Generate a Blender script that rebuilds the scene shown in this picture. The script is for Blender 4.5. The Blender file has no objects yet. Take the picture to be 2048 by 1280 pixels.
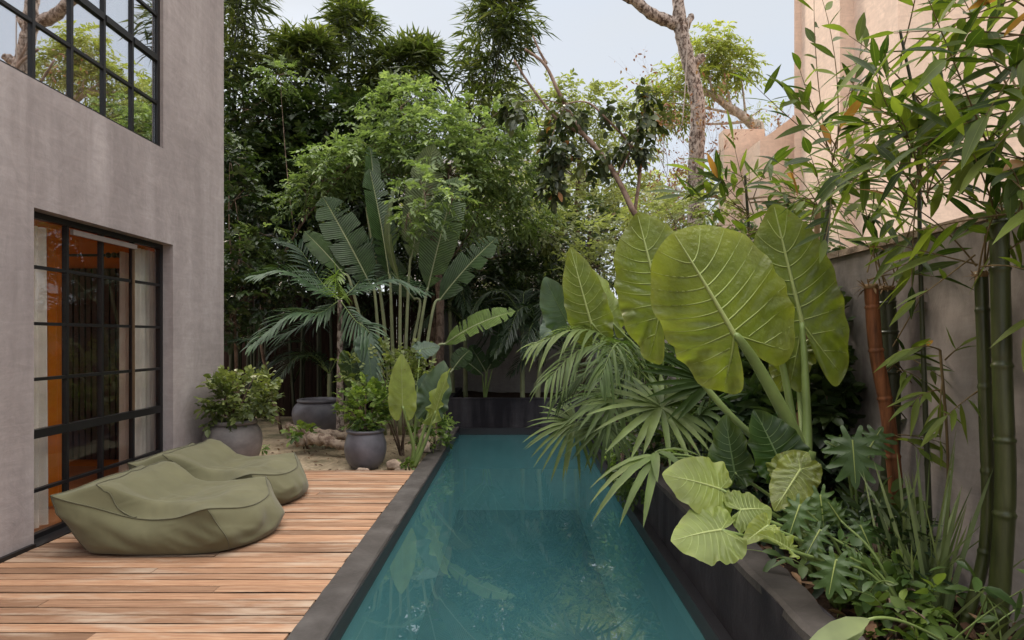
import bpy, math, random
import numpy as np
from mathutils import Vector, Matrix, noise as mnoise
R = math.radians
sc = bpy.context.scene
COL = sc.collection
# ------------------------------------------------------------------ camera
F, VX, VY, EYE = 1200.0, 1031.0, 675.0, 1.6      # focal length in photo pixels, vanishing point, eye height
cd = bpy.data.cameras.new('camera'); cam = bpy.data.objects.new('camera', cd); COL.objects.link(cam)
cam.location = (0, 0, EYE); cam.rotation_euler = (R(90), 0, 0)
cd.sensor_width = 36; cd.lens = 36*F/2048
cd.shift_x = -(VX-1024)/2048; cd.shift_y = (VY-640)/2048
cd.clip_start = .05; cd.clip_end = 2000
sc.camera = cam
# ------------------------------------------------------------------ sky and sun
SUN_EL, SUN_AZ = 34, 322          # compass degrees, 0 = +Y (into the picture), clockwise
w = bpy.data.worlds.new('World'); sc.world = w; w.use_nodes = True
nt = w.node_tree; N = nt.nodes; Lk = nt.links
bg = N['Background']; bg.inputs['Strength'].default_value = .12
sky = N.new('ShaderNodeTexSky'); sky.sky_type = 'NISHITA'; sky.sun_disc = False
sky.sun_elevation = R(SUN_EL); sky.sun_rotation = R(SUN_AZ); sky.air_density = 1.0; sky.dust_density = .8; sky.ozone_density = 1.5
tc = N.new('ShaderNodeTexCoord'); mp = N.new('ShaderNodeMapping'); mp.inputs['Scale'].default_value = (1.2, 1.2, 3.0)
mp.inputs['Location'].default_value = (.35, .1, .2)
nz = N.new('ShaderNodeTexNoise'); nz.inputs['Scale'].default_value = 1.7; nz.inputs['Detail'].default_value = 7; nz.inputs['Roughness'].default_value = .5
cr = N.new('ShaderNodeValToRGB'); cr.color_ramp.elements[0].position = .36; cr.color_ramp.elements[1].position = .68
cr.color_ramp.elements[0].color = (.84, .84, .84, 1); cr.color_ramp.elements[1].color = (.97, .97, .97, 1)
mx = N.new('ShaderNodeMix'); mx.data_type = 'RGBA'
Lk.new(tc.outputs['Generated'], mp.inputs[0]); Lk.new(mp.outputs[0], nz.inputs['Vector']); Lk.new(nz.outputs['Fac'], cr.inputs[0])
# the cloud layer is brighter overhead than near the horizon
sp = N.new('ShaderNodeSeparateXYZ'); Lk.new(tc.outputs['Generated'], sp.inputs[0])
mr = N.new('ShaderNodeMapRange'); mr.inputs[1].default_value = 0.54; mr.inputs[2].default_value = .9; mr.inputs[3].default_value = 3.4; mr.inputs[4].default_value = 24.0
Lk.new(sp.outputs['Z'], mr.inputs[0])
vm = N.new('ShaderNodeVectorMath'); vm.operation = 'SCALE'; Lk.new(mr.outputs[0], vm.inputs['Scale'])
warm = N.new('ShaderNodeMix'); warm.data_type = 'RGBA'; warm.inputs[6].default_value = (.94, .985, 1.04, 1); warm.inputs[7].default_value = (1.02, .985, .935, 1)
mw = N.new('ShaderNodeMapRange'); mw.inputs[1].default_value = .54; mw.inputs[2].default_value = .75; Lk.new(sp.outputs['Z'], mw.inputs[0]); Lk.new(mw.outputs[0], warm.inputs[0]); Lk.new(warm.outputs[2], vm.inputs[0])
Lk.new(cr.outputs[0], mx.inputs[0]); Lk.new(sky.outputs[0], mx.inputs[6]); Lk.new(vm.outputs[0], mx.inputs[7]); Lk.new(mx.outputs[2], bg.inputs['Color'])
sl = bpy.data.lights.new('sun', 'SUN'); sl.energy = 1.5; sl.angle = R(14); sl.color = (1, .86, .7)
so = bpy.data.objects.new('sun', sl); COL.objects.link(so); so.location = (-6, 12, 20)
sd = Vector((math.sin(R(SUN_AZ))*math.cos(R(SUN_EL)), math.cos(R(SUN_AZ))*math.cos(R(SUN_EL)), math.sin(R(SUN_EL))))
so.rotation_euler = sd.to_track_quat('Z', 'Y').to_euler()
sc.view_settings.view_transform = 'Standard'; sc.view_settings.look = 'None'
sc.view_settings.exposure = 0.98; sc.view_settings.gamma = 1
sc.cycles.max_bounces = 10; sc.cycles.transparent_max_bounces = 16; sc.cycles.diffuse_bounces = 4; sc.cycles.glossy_bounces = 4
sc.cycles.caustics_reflective = False; sc.cycles.caustics_refractive = False; sc.cycles.sample_clamp_indirect = 6
sc.cycles.use_denoising = True

# ------------------------------------------------------------------ helpers
def P(px, py, Y):
    return np.array([(px-VX)*Y/F, Y, EYE-(py-VY)*Y/F])
def V(*a): return np.array(a, float)
def nrm(v):
    v = np.asarray(v, float); return v/np.maximum(np.linalg.norm(v, axis=-1, keepdims=True), 1e-9)

class MB:
    """collects geometry for ONE mesh object (world coordinates)"""
    def __init__(s): s.v, s.q, s.t, s.a, s.n = [], [], [], [], 0
    def add(s, v, quads=None, tris=None, rnd=0.5, lu=0.0, lv=0.0, mi=0):
        v = np.asarray(v, float).reshape(-1, 3); n = len(v)
        s.v.append(v)
        s.a.append(np.stack([np.broadcast_to(np.asarray(x, float), (n,)) for x in (rnd, lu, lv)], 1))
        if quads is not None and len(quads): q = np.asarray(quads, int)+s.n; s.q.append(np.c_[q, np.full(len(q), mi)])
        if tris is not None and len(tris): t = np.asarray(tris, int)+s.n; s.t.append(np.c_[t, np.full(len(t), mi)])
        s.n += n; return s
    def box(s, a, b, mi=0, rnd=.5):
        x0, y0, z0 = a; x1, y1, z1 = b
        v = [(x0,y0,z0),(x1,y0,z0),(x1,y1,z0),(x0,y1,z0),(x0,y0,z1),(x1,y0,z1),(x1,y1,z1),(x0,y1,z1)]
        return s.add(v, [(0,3,2,1),(4,5,6,7),(0,1,5,4),(1,2,6,5),(2,3,7,6),(3,0,4,7)], mi=mi, rnd=rnd)
    def tube(s, pts, rad, k=8, mi=0, rnd=.5, cap=True, jitter=0):
        pts = np.asarray(pts, float); n = len(pts); rad = np.broadcast_to(np.asarray(rad, float), (n,))
        tan = nrm(np.gradient(pts, axis=0))
        up = V(0,0,1) if abs(tan[0][2]) < .9 else V(1,0,0)
        vs = []; lv = []; lu = []
        L = 0
        for i in range(n):
            if i: L += np.linalg.norm(pts[i]-pts[i-1])
            a = nrm(np.cross(tan[i], up)); b = np.cross(a, tan[i]); up = b
            th = np.arange(k)*2*math.pi/k
            rr = rad[i]*(1+jitter*np.sin(th*2+i*1.3)+jitter*.6*np.sin(th*3-i*2.1)) if jitter else rad[i]*np.ones(k)
            vs.append(pts[i]+rr[:,None]*(np.cos(th)[:,None]*a+np.sin(th)[:,None]*b)); lv += [L]*k; lu += list(th)
        i, j = np.meshgrid(np.arange(n-1), np.arange(k), indexing='ij'); i = i.ravel(); j = j.ravel(); j2 = (j+1) % k
        q = np.stack([i*k+j, i*k+j2, (i+1)*k+j2, (i+1)*k+j], 1)
        vs = np.concatenate(vs)
        tr = []
        if cap:
            vs = np.vstack([vs, pts[0], pts[-1]]); lv += [0, L]; lu += [0, 0]
            c0, c1 = n*k, n*k+1
            tr = [(c0, (x+1) % k, x) for x in range(k)]+[(c1, (n-1)*k+x, (n-1)*k+(x+1) % k) for x in range(k)]
        return s.add(vs, q, tr, rnd=rnd, lu=np.array(lu), lv=np.array(lv), mi=mi)
    def lathe(s, c, prof, k=48, mi=0):
        prof = np.asarray(prof, float); n = len(prof); th = np.arange(k)*2*math.pi/k
        vs = np.concatenate([np.c_[r*np.cos(th)+c[0], r*np.sin(th)+c[1], np.full(k, z+c[2])] for r, z in prof])
        i, j = np.meshgrid(np.arange(n-1), np.arange(k), indexing='ij'); i = i.ravel(); j = j.ravel(); j2 = (j+1) % k
        return s.add(vs, np.stack([i*k+j, i*k+j2, (i+1)*k+j2, (i+1)*k+j], 1), mi=mi)
    def build(s, name, mats, parent=None, origin=None, smooth=True):
        v = np.concatenate(s.v); at = np.concatenate(s.a)
        if parent is not None: o0 = np.array(parent['_o'])
        else: o0 = np.zeros(3) if origin is None else np.asarray(origin, float)
        v = v-o0
        me = bpy.data.meshes.new(name)
        q = np.concatenate(s.q) if s.q else np.zeros((0, 5), int); t = np.concatenate(s.t) if s.t else np.zeros((0, 4), int)
        me.vertices.add(len(v)); me.vertices.foreach_set('co', v.ravel())
        nl = len(q)*4+len(t)*3
        me.loops.add(nl); me.loops.foreach_set('vertex_index', np.concatenate([q[:, :4].ravel(), t[:, :3].ravel()]).astype(np.int32))
        me.polygons.add(len(q)+len(t))
        st = np.concatenate([np.arange(len(q))*4, len(q)*4+np.arange(len(t))*3]).astype(np.int32)
        me.polygons.foreach_set('loop_start', st)
        me.polygons.foreach_set('material_index', np.concatenate([q[:, 4], t[:, 3]]).astype(np.int32))
        me.update(calc_edges=True)
        me.polygons.foreach_set('use_smooth', np.full(len(q)+len(t), bool(smooth)))
        for i, nm in enumerate(('rnd', 'lu', 'lv')):
            me.attributes.new(nm, 'FLOAT', 'POINT').data.foreach_set('value', at[:, i].astype(np.float32))
        for m in (mats if isinstance(mats, (list, tuple)) else [mats]): me.materials.append(m)
        o = bpy.data.objects.new(name, me); COL.objects.link(o)
        if parent is not None: o.parent = parent
        else: o.location = o0
        o['_o'] = [float(x) for x in o0]
        return o
def tag(o, label=None, cat=None, group=None, kind=None):
    for k, x in (('label', label), ('category', cat), ('group', group), ('kind', kind)):
        if x: o[k] = x
    return o
def thing(name, label, cat, loc, group=None):
    o = bpy.data.objects.new(name, None); COL.objects.link(o); o.location = [float(x) for x in loc]; o.empty_display_size = .1
    o['_o'] = [float(x) for x in loc]
    return tag(o, label, cat, group)
def bez(a, b, c, n=12, d=None):
    t = np.linspace(0, 1, n)[:, None]; a, b, c = map(np.asarray, (a, b, c))
    if d is None: return (1-t)**2*a+2*t*(1-t)*b+t**2*c
    return (1-t)**3*a+3*t*(1-t)**2*b+3*t**2*(1-t)*c+t**3*np.asarray(d)
def smooth_path(pts, n=40):
    pts = np.asarray(pts, float); m = len(pts)
    ext = np.vstack([2*pts[0]-pts[1], pts, 2*pts[-1]-pts[-2]])
    u = np.linspace(0, m-1-1e-6, n); i = u.astype(int); t = (u-i)[:, None]
    p0, p1, p2, p3 = ext[i], ext[i+1], ext[i+2], ext[i+3]
    return .5*((2*p1)+(-p0+p2)*t+(2*p0-5*p1+4*p2-p3)*t**2+(-p0+3*p1-3*p2+p3)*t**3)

# leaf cards: every leaf is its own small folded, drooping blade
T_FAR = [(0, 0), (.42, 1), (1, 0)]
T_MID = [(0, 0), (.2, .75), (.48, 1), (.78, .58), (1, 0)]
T_OVAL = [(0, 0), (.12, .55), (.4, 1), (.72, .8), (.92, .3), (1, 0)]
T_STRAP = [(0, .35), (.15, .75), (.4, 1), (.65, .85), (.85, .5), (1, 0)]
T_LAN = [(0, .05), (.08, .4), (.25, .9), (.45, 1), (.65, .8), (.85, .38), (1, 0)]
def leaves(mb, pos, d, n, L, W, tm=T_FAR, droop=.15, fold=.3, rnd=None, rng=None, mi=0, twist=0):
    pos = np.asarray(pos, float).reshape(-1, 3); M = len(pos)
    d = nrm(np.broadcast_to(d, (M, 3))); n = np.broadcast_to(n, (M, 3))
    L = np.broadcast_to(np.asarray(L, float), (M,)); W = np.broadcast_to(np.asarray(W, float), (M,)); droop = np.broadcast_to(np.asarray(droop, float), (M,))
    side = nrm(np.cross(d, n)); up = np.cross(side, d)
    if rnd is None: rnd = (rng or np.random.default_rng(1)).random(M)
    rnd = np.broadcast_to(np.asarray(rnd, float), (M,))
    cols = []; lus = []; lvs = []; rows = []
    def cen(t):
        c = pos+d*(L*t)[:, None]; c[:, 2] -= L*droop*t*t*1.0
        return c
    for t, wd in tm:
        c = cen(t)
        if wd == 0: rows.append([len(cols)]); cols.append(c); lus.append(0); lvs.append(t)
        else:
            sd2, up2 = side, up
            if twist: 
                a = twist*t; sd2 = side*math.cos(a)+up*math.sin(a); up2 = up*math.cos(a)-side*math.sin(a)
            hw = (W*wd*.5)[:, None]; f = fold*hw
            rows.append([len(cols), len(cols)+1, len(cols)+2])
            cols += [c-sd2*hw+up2*f, c, c+sd2*hw+up2*f]; lus += [-wd, 0, wd]; lvs += [t]*3
    K = len(cols); vs = np.stack(cols, 1).reshape(-1, 3)
    q, tr = [], []
    for a, b in zip(rows[:-1], rows[1:]):
        if len(a) == 3 and len(b) == 3: q += [(a[0], a[1], b[1], b[0]), (a[1], a[2], b[2], b[1])]
        elif len(a) == 1: tr += [(a[0], b[1], b[0]), (a[0], b[2], b[1])]
        else: tr += [(a[0], a[1], b[0]), (a[1], a[2], b[0])]
    off = (np.arange(M)*K)[:, None, None]
    Q = (np.array(q)[None]+off).reshape(-1, 4) if q else None
    Tt = (np.array(tr)[None]+off).reshape(-1, 3) if tr else None
    mb.add(vs, Q, Tt, rnd=np.repeat(rnd, K), lu=np.tile(lus, M), lv=np.tile(lvs, M), mi=mi)
def rdir(rng, n, up=0.0):
    v = rng.normal(size=(n, 3)); v[:, 2] += up; return nrm(v)
def sprays(mb, rng, C, D, tw, k, L, W, tm=T_FAR, droop=.3, fold=.3, ang=55, flat=.5, sag=.25, rnd=None, jit=.25, twig_mi=None, twig_r=.003):
    """N twigs (start C, direction D), each with k alternating leaves and a terminal one"""
    C = np.asarray(C, float).reshape(-1, 3); Nn = len(C); D = nrm(np.broadcast_to(D, (Nn, 3)))
    tw = np.broadcast_to(np.asarray(tw, float), (Nn,))
    upv = nrm(V(0, 0, 1)+rng.normal(size=(Nn, 3))*flat*.5)
    side = nrm(np.cross(D, upv)); up = np.cross(side, D)
    base = rng.random(Nn) if rnd is None else np.broadcast_to(rnd, (Nn,))
    for i in range(k):
        t = (i+1)/k
        p = C+D*(tw*t)[:, None]; p[:, 2] -= tw*sag*t*t
        s = 1 if i % 2 else -1
        a = R(ang)*(1-.75*t*(i == k-1)) if i < k-1 else 0.05
        dd = D*math.cos(a)+side*(s*math.sin(a)); dd = nrm(dd+rng.normal(size=dd.shape)*jit); dd[:, 2] -= sag*t*.8
        ls = L*(.7+.5*rng.random(Nn))
        leaves(mb, p, dd, up+rng.normal(size=up.shape)*flat*.5, ls, W*(ls/L)*(.8+.4*rng.random(Nn)), tm, droop, fold, rnd=np.where(rng.random(Nn) < .012, 1, np.clip(base+rng.normal(size=Nn)*.12, 0, .955)))
    if twig_mi is not None:
        for i in range(Nn):
            e = C[i]+D[i]*tw[i]; e = e-V(0, 0, tw[i]*sag); m = C[i]+D[i]*tw[i]*.5-V(0, 0, tw[i]*sag*.25)
            mb.tube([C[i], m, e], [twig_r, twig_r*.8, twig_r*.4], 4, mi=twig_mi, cap=False)
def blob(rng, c, r, n, shell=.5):
    d = rdir(rng, n); rad = (shell+(1-shell)*rng.random(n))**.6
    return np.asarray(c)+d*rad[:, None]*np.asarray(r), d

# ------------------------------------------------------------------ materials
def newmat(name):
    m = bpy.data.materials.new(name); m.use_nodes = True
    return m, m.node_tree.nodes, m.node_tree.links, m.node_tree.nodes['Principled BSDF']
def node(N, t, **kw):
    n = N.new(t)
    for k, x in kw.items():
        if k in n.inputs: n.inputs[k].default_value = x
        else: setattr(n, k, x)
    return n
def ramp(N, els, interp='LINEAR'):
    r = N.new('ShaderNodeValToRGB'); r.color_ramp.interpolation = interp
    while len(r.color_ramp.elements) < len(els): r.color_ramp.elements.new(.5)
    for e, (p, c) in zip(r.color_ramp.elements, els): e.position = p; e.color = (*c, 1) if len(c) == 3 else c
    return r
def mixc(N, Lk, fac, a, b, mode='MIX'):
    m = N.new('ShaderNodeMix'); m.data_type = 'RGBA'; m.blend_type = mode
    for i, x in ((0, fac), (6, a), (7, b)):
        if hasattr(x, 'links'): Lk.new(x, m.inputs[i])
        elif i == 0: m.inputs[0].default_value = x
        else: m.inputs[i].default_value = (*x, 1)
    return m.outputs[2]
def leafmat(name, dark, mid, light, tint=None, transl=.35, rough=.45, spec=.4, vein=None, veinw=.05, dry=None, bump=0, ribs=0, spots=0):
    m, N, Lk, b = newmat(name)
    at = node(N, 'ShaderNodeAttribute', attribute_name='rnd')
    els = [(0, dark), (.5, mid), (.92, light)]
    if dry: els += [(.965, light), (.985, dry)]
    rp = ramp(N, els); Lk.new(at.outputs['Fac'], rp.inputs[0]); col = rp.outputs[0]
    tc = N.new('ShaderNodeTexCoord')
    nz = node(N, 'ShaderNodeTexNoise', Scale=6.0, Detail=3.0); Lk.new(tc.outputs['Object'], nz.inputs['Vector'])
    vr = ramp(N, [(.3, (.72, .72, .72)), (.7, (1.2, 1.2, 1.15))]); Lk.new(nz.outputs['Fac'], vr.inputs[0])
    col = mixc(N, Lk, 1.0, col, vr.outputs[0], 'MULTIPLY')
    lu = node(N, 'ShaderNodeAttribute', attribute_name='lu')
    if spots:
        n5 = node(N, 'ShaderNodeTexNoise', Scale=17.0, Detail=5.0, Roughness=.6); Lk.new(tc.outputs['Object'], n5.inputs['Vector'])
        r5 = ramp(N, [(.69, (0, 0, 0)), (.74, (.8, .8, .8))]); Lk.new(n5.outputs['Fac'], r5.inputs[0]); col = mixc(N, Lk, r5.outputs[0], col, (.16, .11, .035))
    if vein:
        ab = node(N, 'ShaderNodeMath', operation='ABSOLUTE'); Lk.new(lu.outputs['Fac'], ab.inputs[0])
        vr2 = ramp(N, [(0, (1, 1, 1)), (veinw, (0, 0, 0))]); Lk.new(ab.outputs[0], vr2.inputs[0])
        col = mixc(N, Lk, vr2.outputs[0], col, vein)
    if ribs:
        lv = node(N, 'ShaderNodeAttribute', attribute_name='lv')
        ab3 = node(N, 'ShaderNodeMath', operation='ABSOLUTE'); Lk.new(lu.outputs['Fac'], ab3.inputs[0])
        ma = node(N, 'ShaderNodeMath', operation='MULTIPLY_ADD'); Lk.new(ab3.outputs[0], ma.inputs[0]); ma.inputs[1].default_value = -.07; Lk.new(lv.outputs['Fac'], ma.inputs[2])
        sn = node(N, 'ShaderNodeMath', operation='MULTIPLY'); Lk.new(ma.outputs[0], sn.inputs[0]); sn.inputs[1].default_value = ribs
        si = node(N, 'ShaderNodeMath', operation='SINE'); Lk.new(sn.outputs[0], si.inputs[0])
        bp = node(N, 'ShaderNodeBump', Strength=.5, Distance=.01); Lk.new(si.outputs[0], bp.inputs['Height']); Lk.new(bp.outputs[0], b.inputs['Normal'])
        rr = ramp(N, [(0, (.86, .86, .86)), (1, (1.12, 1.12, 1.1))]); 
        hf = node(N, 'ShaderNodeMath', operation='MULTIPLY_ADD'); Lk.new(si.outputs[0], hf.inputs[0]); hf.inputs[1].default_value = .5; hf.inputs[2].default_value = .5
        Lk.new(hf.outputs[0], rr.inputs[0]); col = mixc(N, Lk, 1.0, col, rr.outputs[0], 'MULTIPLY')
    elif bump:
        nz2 = node(N, 'ShaderNodeTexNoise', Scale=26.0, Detail=3.0); Lk.new(tc.outputs['Object'], nz2.inputs['Vector'])
        bp = node(N, 'ShaderNodeBump', Strength=bump, Distance=.02); Lk.new(nz2.outputs['Fac'], bp.inputs['Height']); Lk.new(bp.outputs[0], b.inputs['Normal'])
    Lk.new(col, b.inputs['Base Color']); b.inputs['Roughness'].default_value = rough; b.inputs['Specular IOR Level'].default_value = spec
    tr = N.new('ShaderNodeBsdfTranslucent')
    tcol = mixc(N, Lk, 1.0, col, tint or (1.3, 1.4, .6), 'MULTIPLY'); Lk.new(tcol, tr.inputs['Color'])
    ms = N.new('ShaderNodeMixShader'); ms.inputs[0].default_value = transl
    Lk.new(b.outputs[0], ms.inputs[1]); Lk.new(tr.outputs[0], ms.inputs[2])
    Lk.new(ms.outputs[0], N['Material Output'].inputs['Surface'])
    return m
def plain(name, col, rough=.6, spec=.4, var=.15, scale=8, stretch=(1, 1, 1), bump=0, bscale=40, metal=0):
    m, N, Lk, b = newmat(name)
    tc = N.new('ShaderNodeTexCoord'); mp = node(N, 'ShaderNodeMapping', Scale=stretch); Lk.new(tc.outputs['Object'], mp.inputs[0])
    nz = node(N, 'ShaderNodeTexNoise', Scale=scale, Detail=6.0, Roughness=.6); Lk.new(mp.outputs[0], nz.inputs['Vector'])
    c = np.array(col); rp = ramp(N, [(.3, tuple(c*(1-var))), (.7, tuple(np.minimum(c*(1+var), 1)))]); Lk.new(nz.outputs['Fac'], rp.inputs[0])
    Lk.new(rp.outputs[0], b.inputs['Base Color']); b.inputs['Roughness'].default_value = rough; b.inputs['Specular IOR Level'].default_value = spec; b.inputs['Metallic'].default_value = metal
    if bump:
        n2 = node(N, 'ShaderNodeTexNoise', Scale=bscale, Detail=6.0); Lk.new(mp.outputs[0], n2.inputs['Vector'])
        bp = node(N, 'ShaderNodeBump', Strength=bump, Distance=.02); Lk.new(n2.outputs['Fac'], bp.inputs['Height']); Lk.new(bp.outputs[0], b.inputs['Normal'])
    return m
HATCH = True
def plaster(name, base, dark, light, streak=(.55, .55), stain=None, rough=.75, bump=.25, spec=.3, sf=1.0, soft=0):
    """trowelled plaster: broad clouds, trowel scratches, vertical run-off streaks"""
    m, N, Lk, b = newmat(name)
    tc = N.new('ShaderNodeTexCoord')
    def nz(scale, st, det=6.0, rg=.6, loc=(0, 0, 0), dist=0.0):
        mp = node(N, 'ShaderNodeMapping', Scale=st, Location=loc); Lk.new(tc.outputs['Object'], mp.inputs[0])
        n = node(N, 'ShaderNodeTexNoise', Scale=scale, Detail=det, Roughness=rg, Distortion=dist); Lk.new(mp.outputs[0], n.inputs['Vector']); return n.outputs['Fac']
    mid_d = tuple((a+b_)/2 for a, b_ in zip(dark, base)); mid_l = tuple((a+b_)/2 for a, b_ in zip(light, base))
    r1 = ramp(N, [(.3, mid_d), (.5, base), (.72, mid_l)]); Lk.new(nz(.9, (1, 1, .7)), r1.inputs[0])
    r2 = ramp(N, [(.44, (0, 0, 0)), (.66+soft, (1, 1, 1))]); Lk.new(nz(4.6*sf, (1, 1, .05+.06*(soft > 0)), 7.0, .58), r2.inputs[0])
    mk = ramp(N, [(.4, (.15, .15, .15)), (.68, (1, 1, 1))]); Lk.new(nz(.9, (1, 1, .5), 4.0, .5, (9, 4, 2)), mk.inputs[0])
    mk2 = ramp(N, [(.4, (.15, .15, .15)), (.66, (1, 1, 1))]); Lk.new(nz(.8, (1, 1, .5), 4.0, .5, (3, 8, 6)), mk2.inputs[0])
    s0 = node(N, 'ShaderNodeMath', operation='MULTIPLY'); Lk.new(r2.outputs[0], s0.inputs[0]); Lk.new(mk.outputs[0], s0.inputs[1])
    s1 = node(N, 'ShaderNodeMath', operation='MULTIPLY'); Lk.new(s0.outputs[0], s1.inputs[0]); s1.inputs[1].default_value = streak[0]
    c = mixc(N, Lk, s1.outputs[0], r1.outputs[0], light)
    r3 = ramp(N, [(.5, (0, 0, 0)), (.72, (1, 1, 1))]); Lk.new(nz(3.1, (1, 1, .07), 7.0, .6, (5, 3, 1)), r3.inputs[0])
    s20 = node(N, 'ShaderNodeMath', operation='MULTIPLY'); Lk.new(r3.outputs[0], s20.inputs[0]); Lk.new(mk2.outputs[0], s20.inputs[1])
    s2 = node(N, 'ShaderNodeMath', operation='MULTIPLY'); Lk.new(s20.outputs[0], s2.inputs[0]); s2.inputs[1].default_value = streak[1]
    c = mixc(N, Lk, s2.outputs[0], c, dark)
    r4 = ramp(N, [(.35, (.9, .9, .9)), (.65, (1.08, 1.08, 1.08))]); Lk.new(nz(4.5, (1, 1, .8), 9.0, .72, (0, 0, 0), 2.5), r4.inputs[0])
    c = mixc(N, Lk, 1.0, c, r4.outputs[0], 'MULTIPLY')
    mp6 = node(N, 'ShaderNodeMapping', Scale=(1.1, 1.1, 7), Rotation=(R(38), R(30), R(20))); Lk.new(tc.outputs['Object'], mp6.inputs[0])
    n6 = node(N, 'ShaderNodeTexNoise', Scale=2.0, Detail=9.0, Roughness=.7, Distortion=1.2); Lk.new(mp6.outputs[0], n6.inputs['Vector'])
    r6 = ramp(N, [(.36, (.94, .94, .94)), (.52, (1, 1, 1)), (.66, (1.10, 1.10, 1.10))]); Lk.new(n6.outputs['Fac'], r6.inputs[0]); c = mixc(N, Lk, 1.0, c, r6.outputs[0], 'MULTIPLY')
    if stain:
        r5 = ramp(N, [(.5, (0, 0, 0)), (.66, (1, 1, 1))]); Lk.new(nz(1.4, (1, 1, .45), 6.0, .62, (2, 7, 4)), r5.inputs[0])
        s3 = node(N, 'ShaderNodeMath', operation='MULTIPLY'); Lk.new(r5.outputs[0], s3.inputs[0]); s3.inputs[1].default_value = .85
        c = mixc(N, Lk, s3.outputs[0], c, stain)
    Lk.new(c, b.inputs['Base Color']); b.inputs['Roughness'].default_value = rough; b.inputs['Specular IOR Level'].default_value = spec
    bp = node(N, 'ShaderNodeBump', Strength=bump, Distance=.02); Lk.new(nz(5, (1, 1, .8), 9.0, .68, (0, 0, 0), 2.5), bp.inputs['Height']); Lk.new(bp.outputs[0], b.inputs['Normal'])
    return m
def schlick(N, Lk, f0, normal=None):
    lw = node(N, 'ShaderNodeLayerWeight', Blend=.5)
    if normal is not None: Lk.new(normal, lw.inputs['Normal'])
    p = node(N, 'ShaderNodeMath', operation='POWER'); Lk.new(lw.outputs['Facing'], p.inputs[0]); p.inputs[1].default_value = 5
    a = node(N, 'ShaderNodeMath', operation='MULTIPLY_ADD', use_clamp=True); Lk.new(p.outputs[0], a.inputs[0]); a.inputs[1].default_value = 1-f0; a.inputs[2].default_value = f0; return a
def glass(name, refl, tint=(1, 1, 1)):
    m, N, Lk, b = newmat(name); N.remove(b)
    t = N.new('ShaderNodeBsdfTransparent'); t.inputs[0].default_value = (*tint, 1)
    g = N.new('ShaderNodeBsdfGlossy'); g.inputs['Roughness'].default_value = .0; g.inputs[0].default_value = (.95, .97, 1, 1)
    a = schlick(N, Lk, .04+refl)
    ms = N.new('ShaderNodeMixShader'); Lk.new(a.outputs[0], ms.inputs[0]); Lk.new(t.outputs[0], ms.inputs[1]); Lk.new(g.outputs[0], ms.inputs[2])
    Lk.new(ms.outputs[0], N['Material Output'].inputs['Surface']); return m
def cloth(name, col, transl=0, rough=.9, crease=0, sheen=.2):
    m, N, Lk, b = newmat(name)
    tc = N.new('ShaderNodeTexCoord'); nz = node(N, 'ShaderNodeTexNoise', Scale=4.0, Detail=5.0); Lk.new(tc.outputs['Object'], nz.inputs['Vector'])
    c = np.array(col); rp = ramp(N, [(.3, tuple(c*.86)), (.7, tuple(np.minimum(c*1.12, 1)))]); Lk.new(nz.outputs['Fac'], rp.inputs[0])
    Lk.new(rp.outputs[0], b.inputs['Base Color']); b.inputs['Roughness'].default_value = rough; b.inputs['Specular IOR Level'].default_value = .15
    b.inputs['Sheen Weight'].default_value = sheen
    n2 = node(N, 'ShaderNodeTexNoise', Scale=240.0, Detail=2.0); Lk.new(tc.outputs['Object'], n2.inputs['Vector'])
    bp = node(N, 'ShaderNodeBump', Strength=.15, Distance=.002); Lk.new(n2.outputs['Fac'], bp.inputs['Height']); Lk.new(bp.outputs[0], b.inputs['Normal'])
    if crease:
        mp = node(N, 'ShaderNodeMapping', Scale=(1, .6, 1.6), Rotation=(R(20), R(35), R(25))); Lk.new(tc.outputs['Object'], mp.inputs[0])
        n4 = node(N, 'ShaderNodeTexNoise', Scale=5.5, Detail=4.0, Roughness=.45, Distortion=.8); n4.noise_type = 'RIDGED_MULTIFRACTAL'; Lk.new(mp.outputs[0], n4.inputs['Vector'])
        b2 = node(N, 'ShaderNodeBump', Strength=crease, Distance=.018); Lk.new(n4.outputs['Fac'], b2.inputs['Height']); Lk.new(bp.outputs[0], b2.inputs['Normal']); Lk.new(b2.outputs[0], b.inputs['Normal'])
    if transl:
        tr = N.new('ShaderNodeBsdfTranslucent'); Lk.new(rp.outputs[0], tr.inputs['Color']); ms = N.new('ShaderNodeMixShader'); ms.inputs[0].default_value = transl
        Lk.new(b.outputs[0], ms.inputs[1]); Lk.new(tr.outputs[0], ms.inputs[2]); Lk.new(ms.outputs[0], N['Material Output'].inputs['Surface'])
    return m
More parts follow.
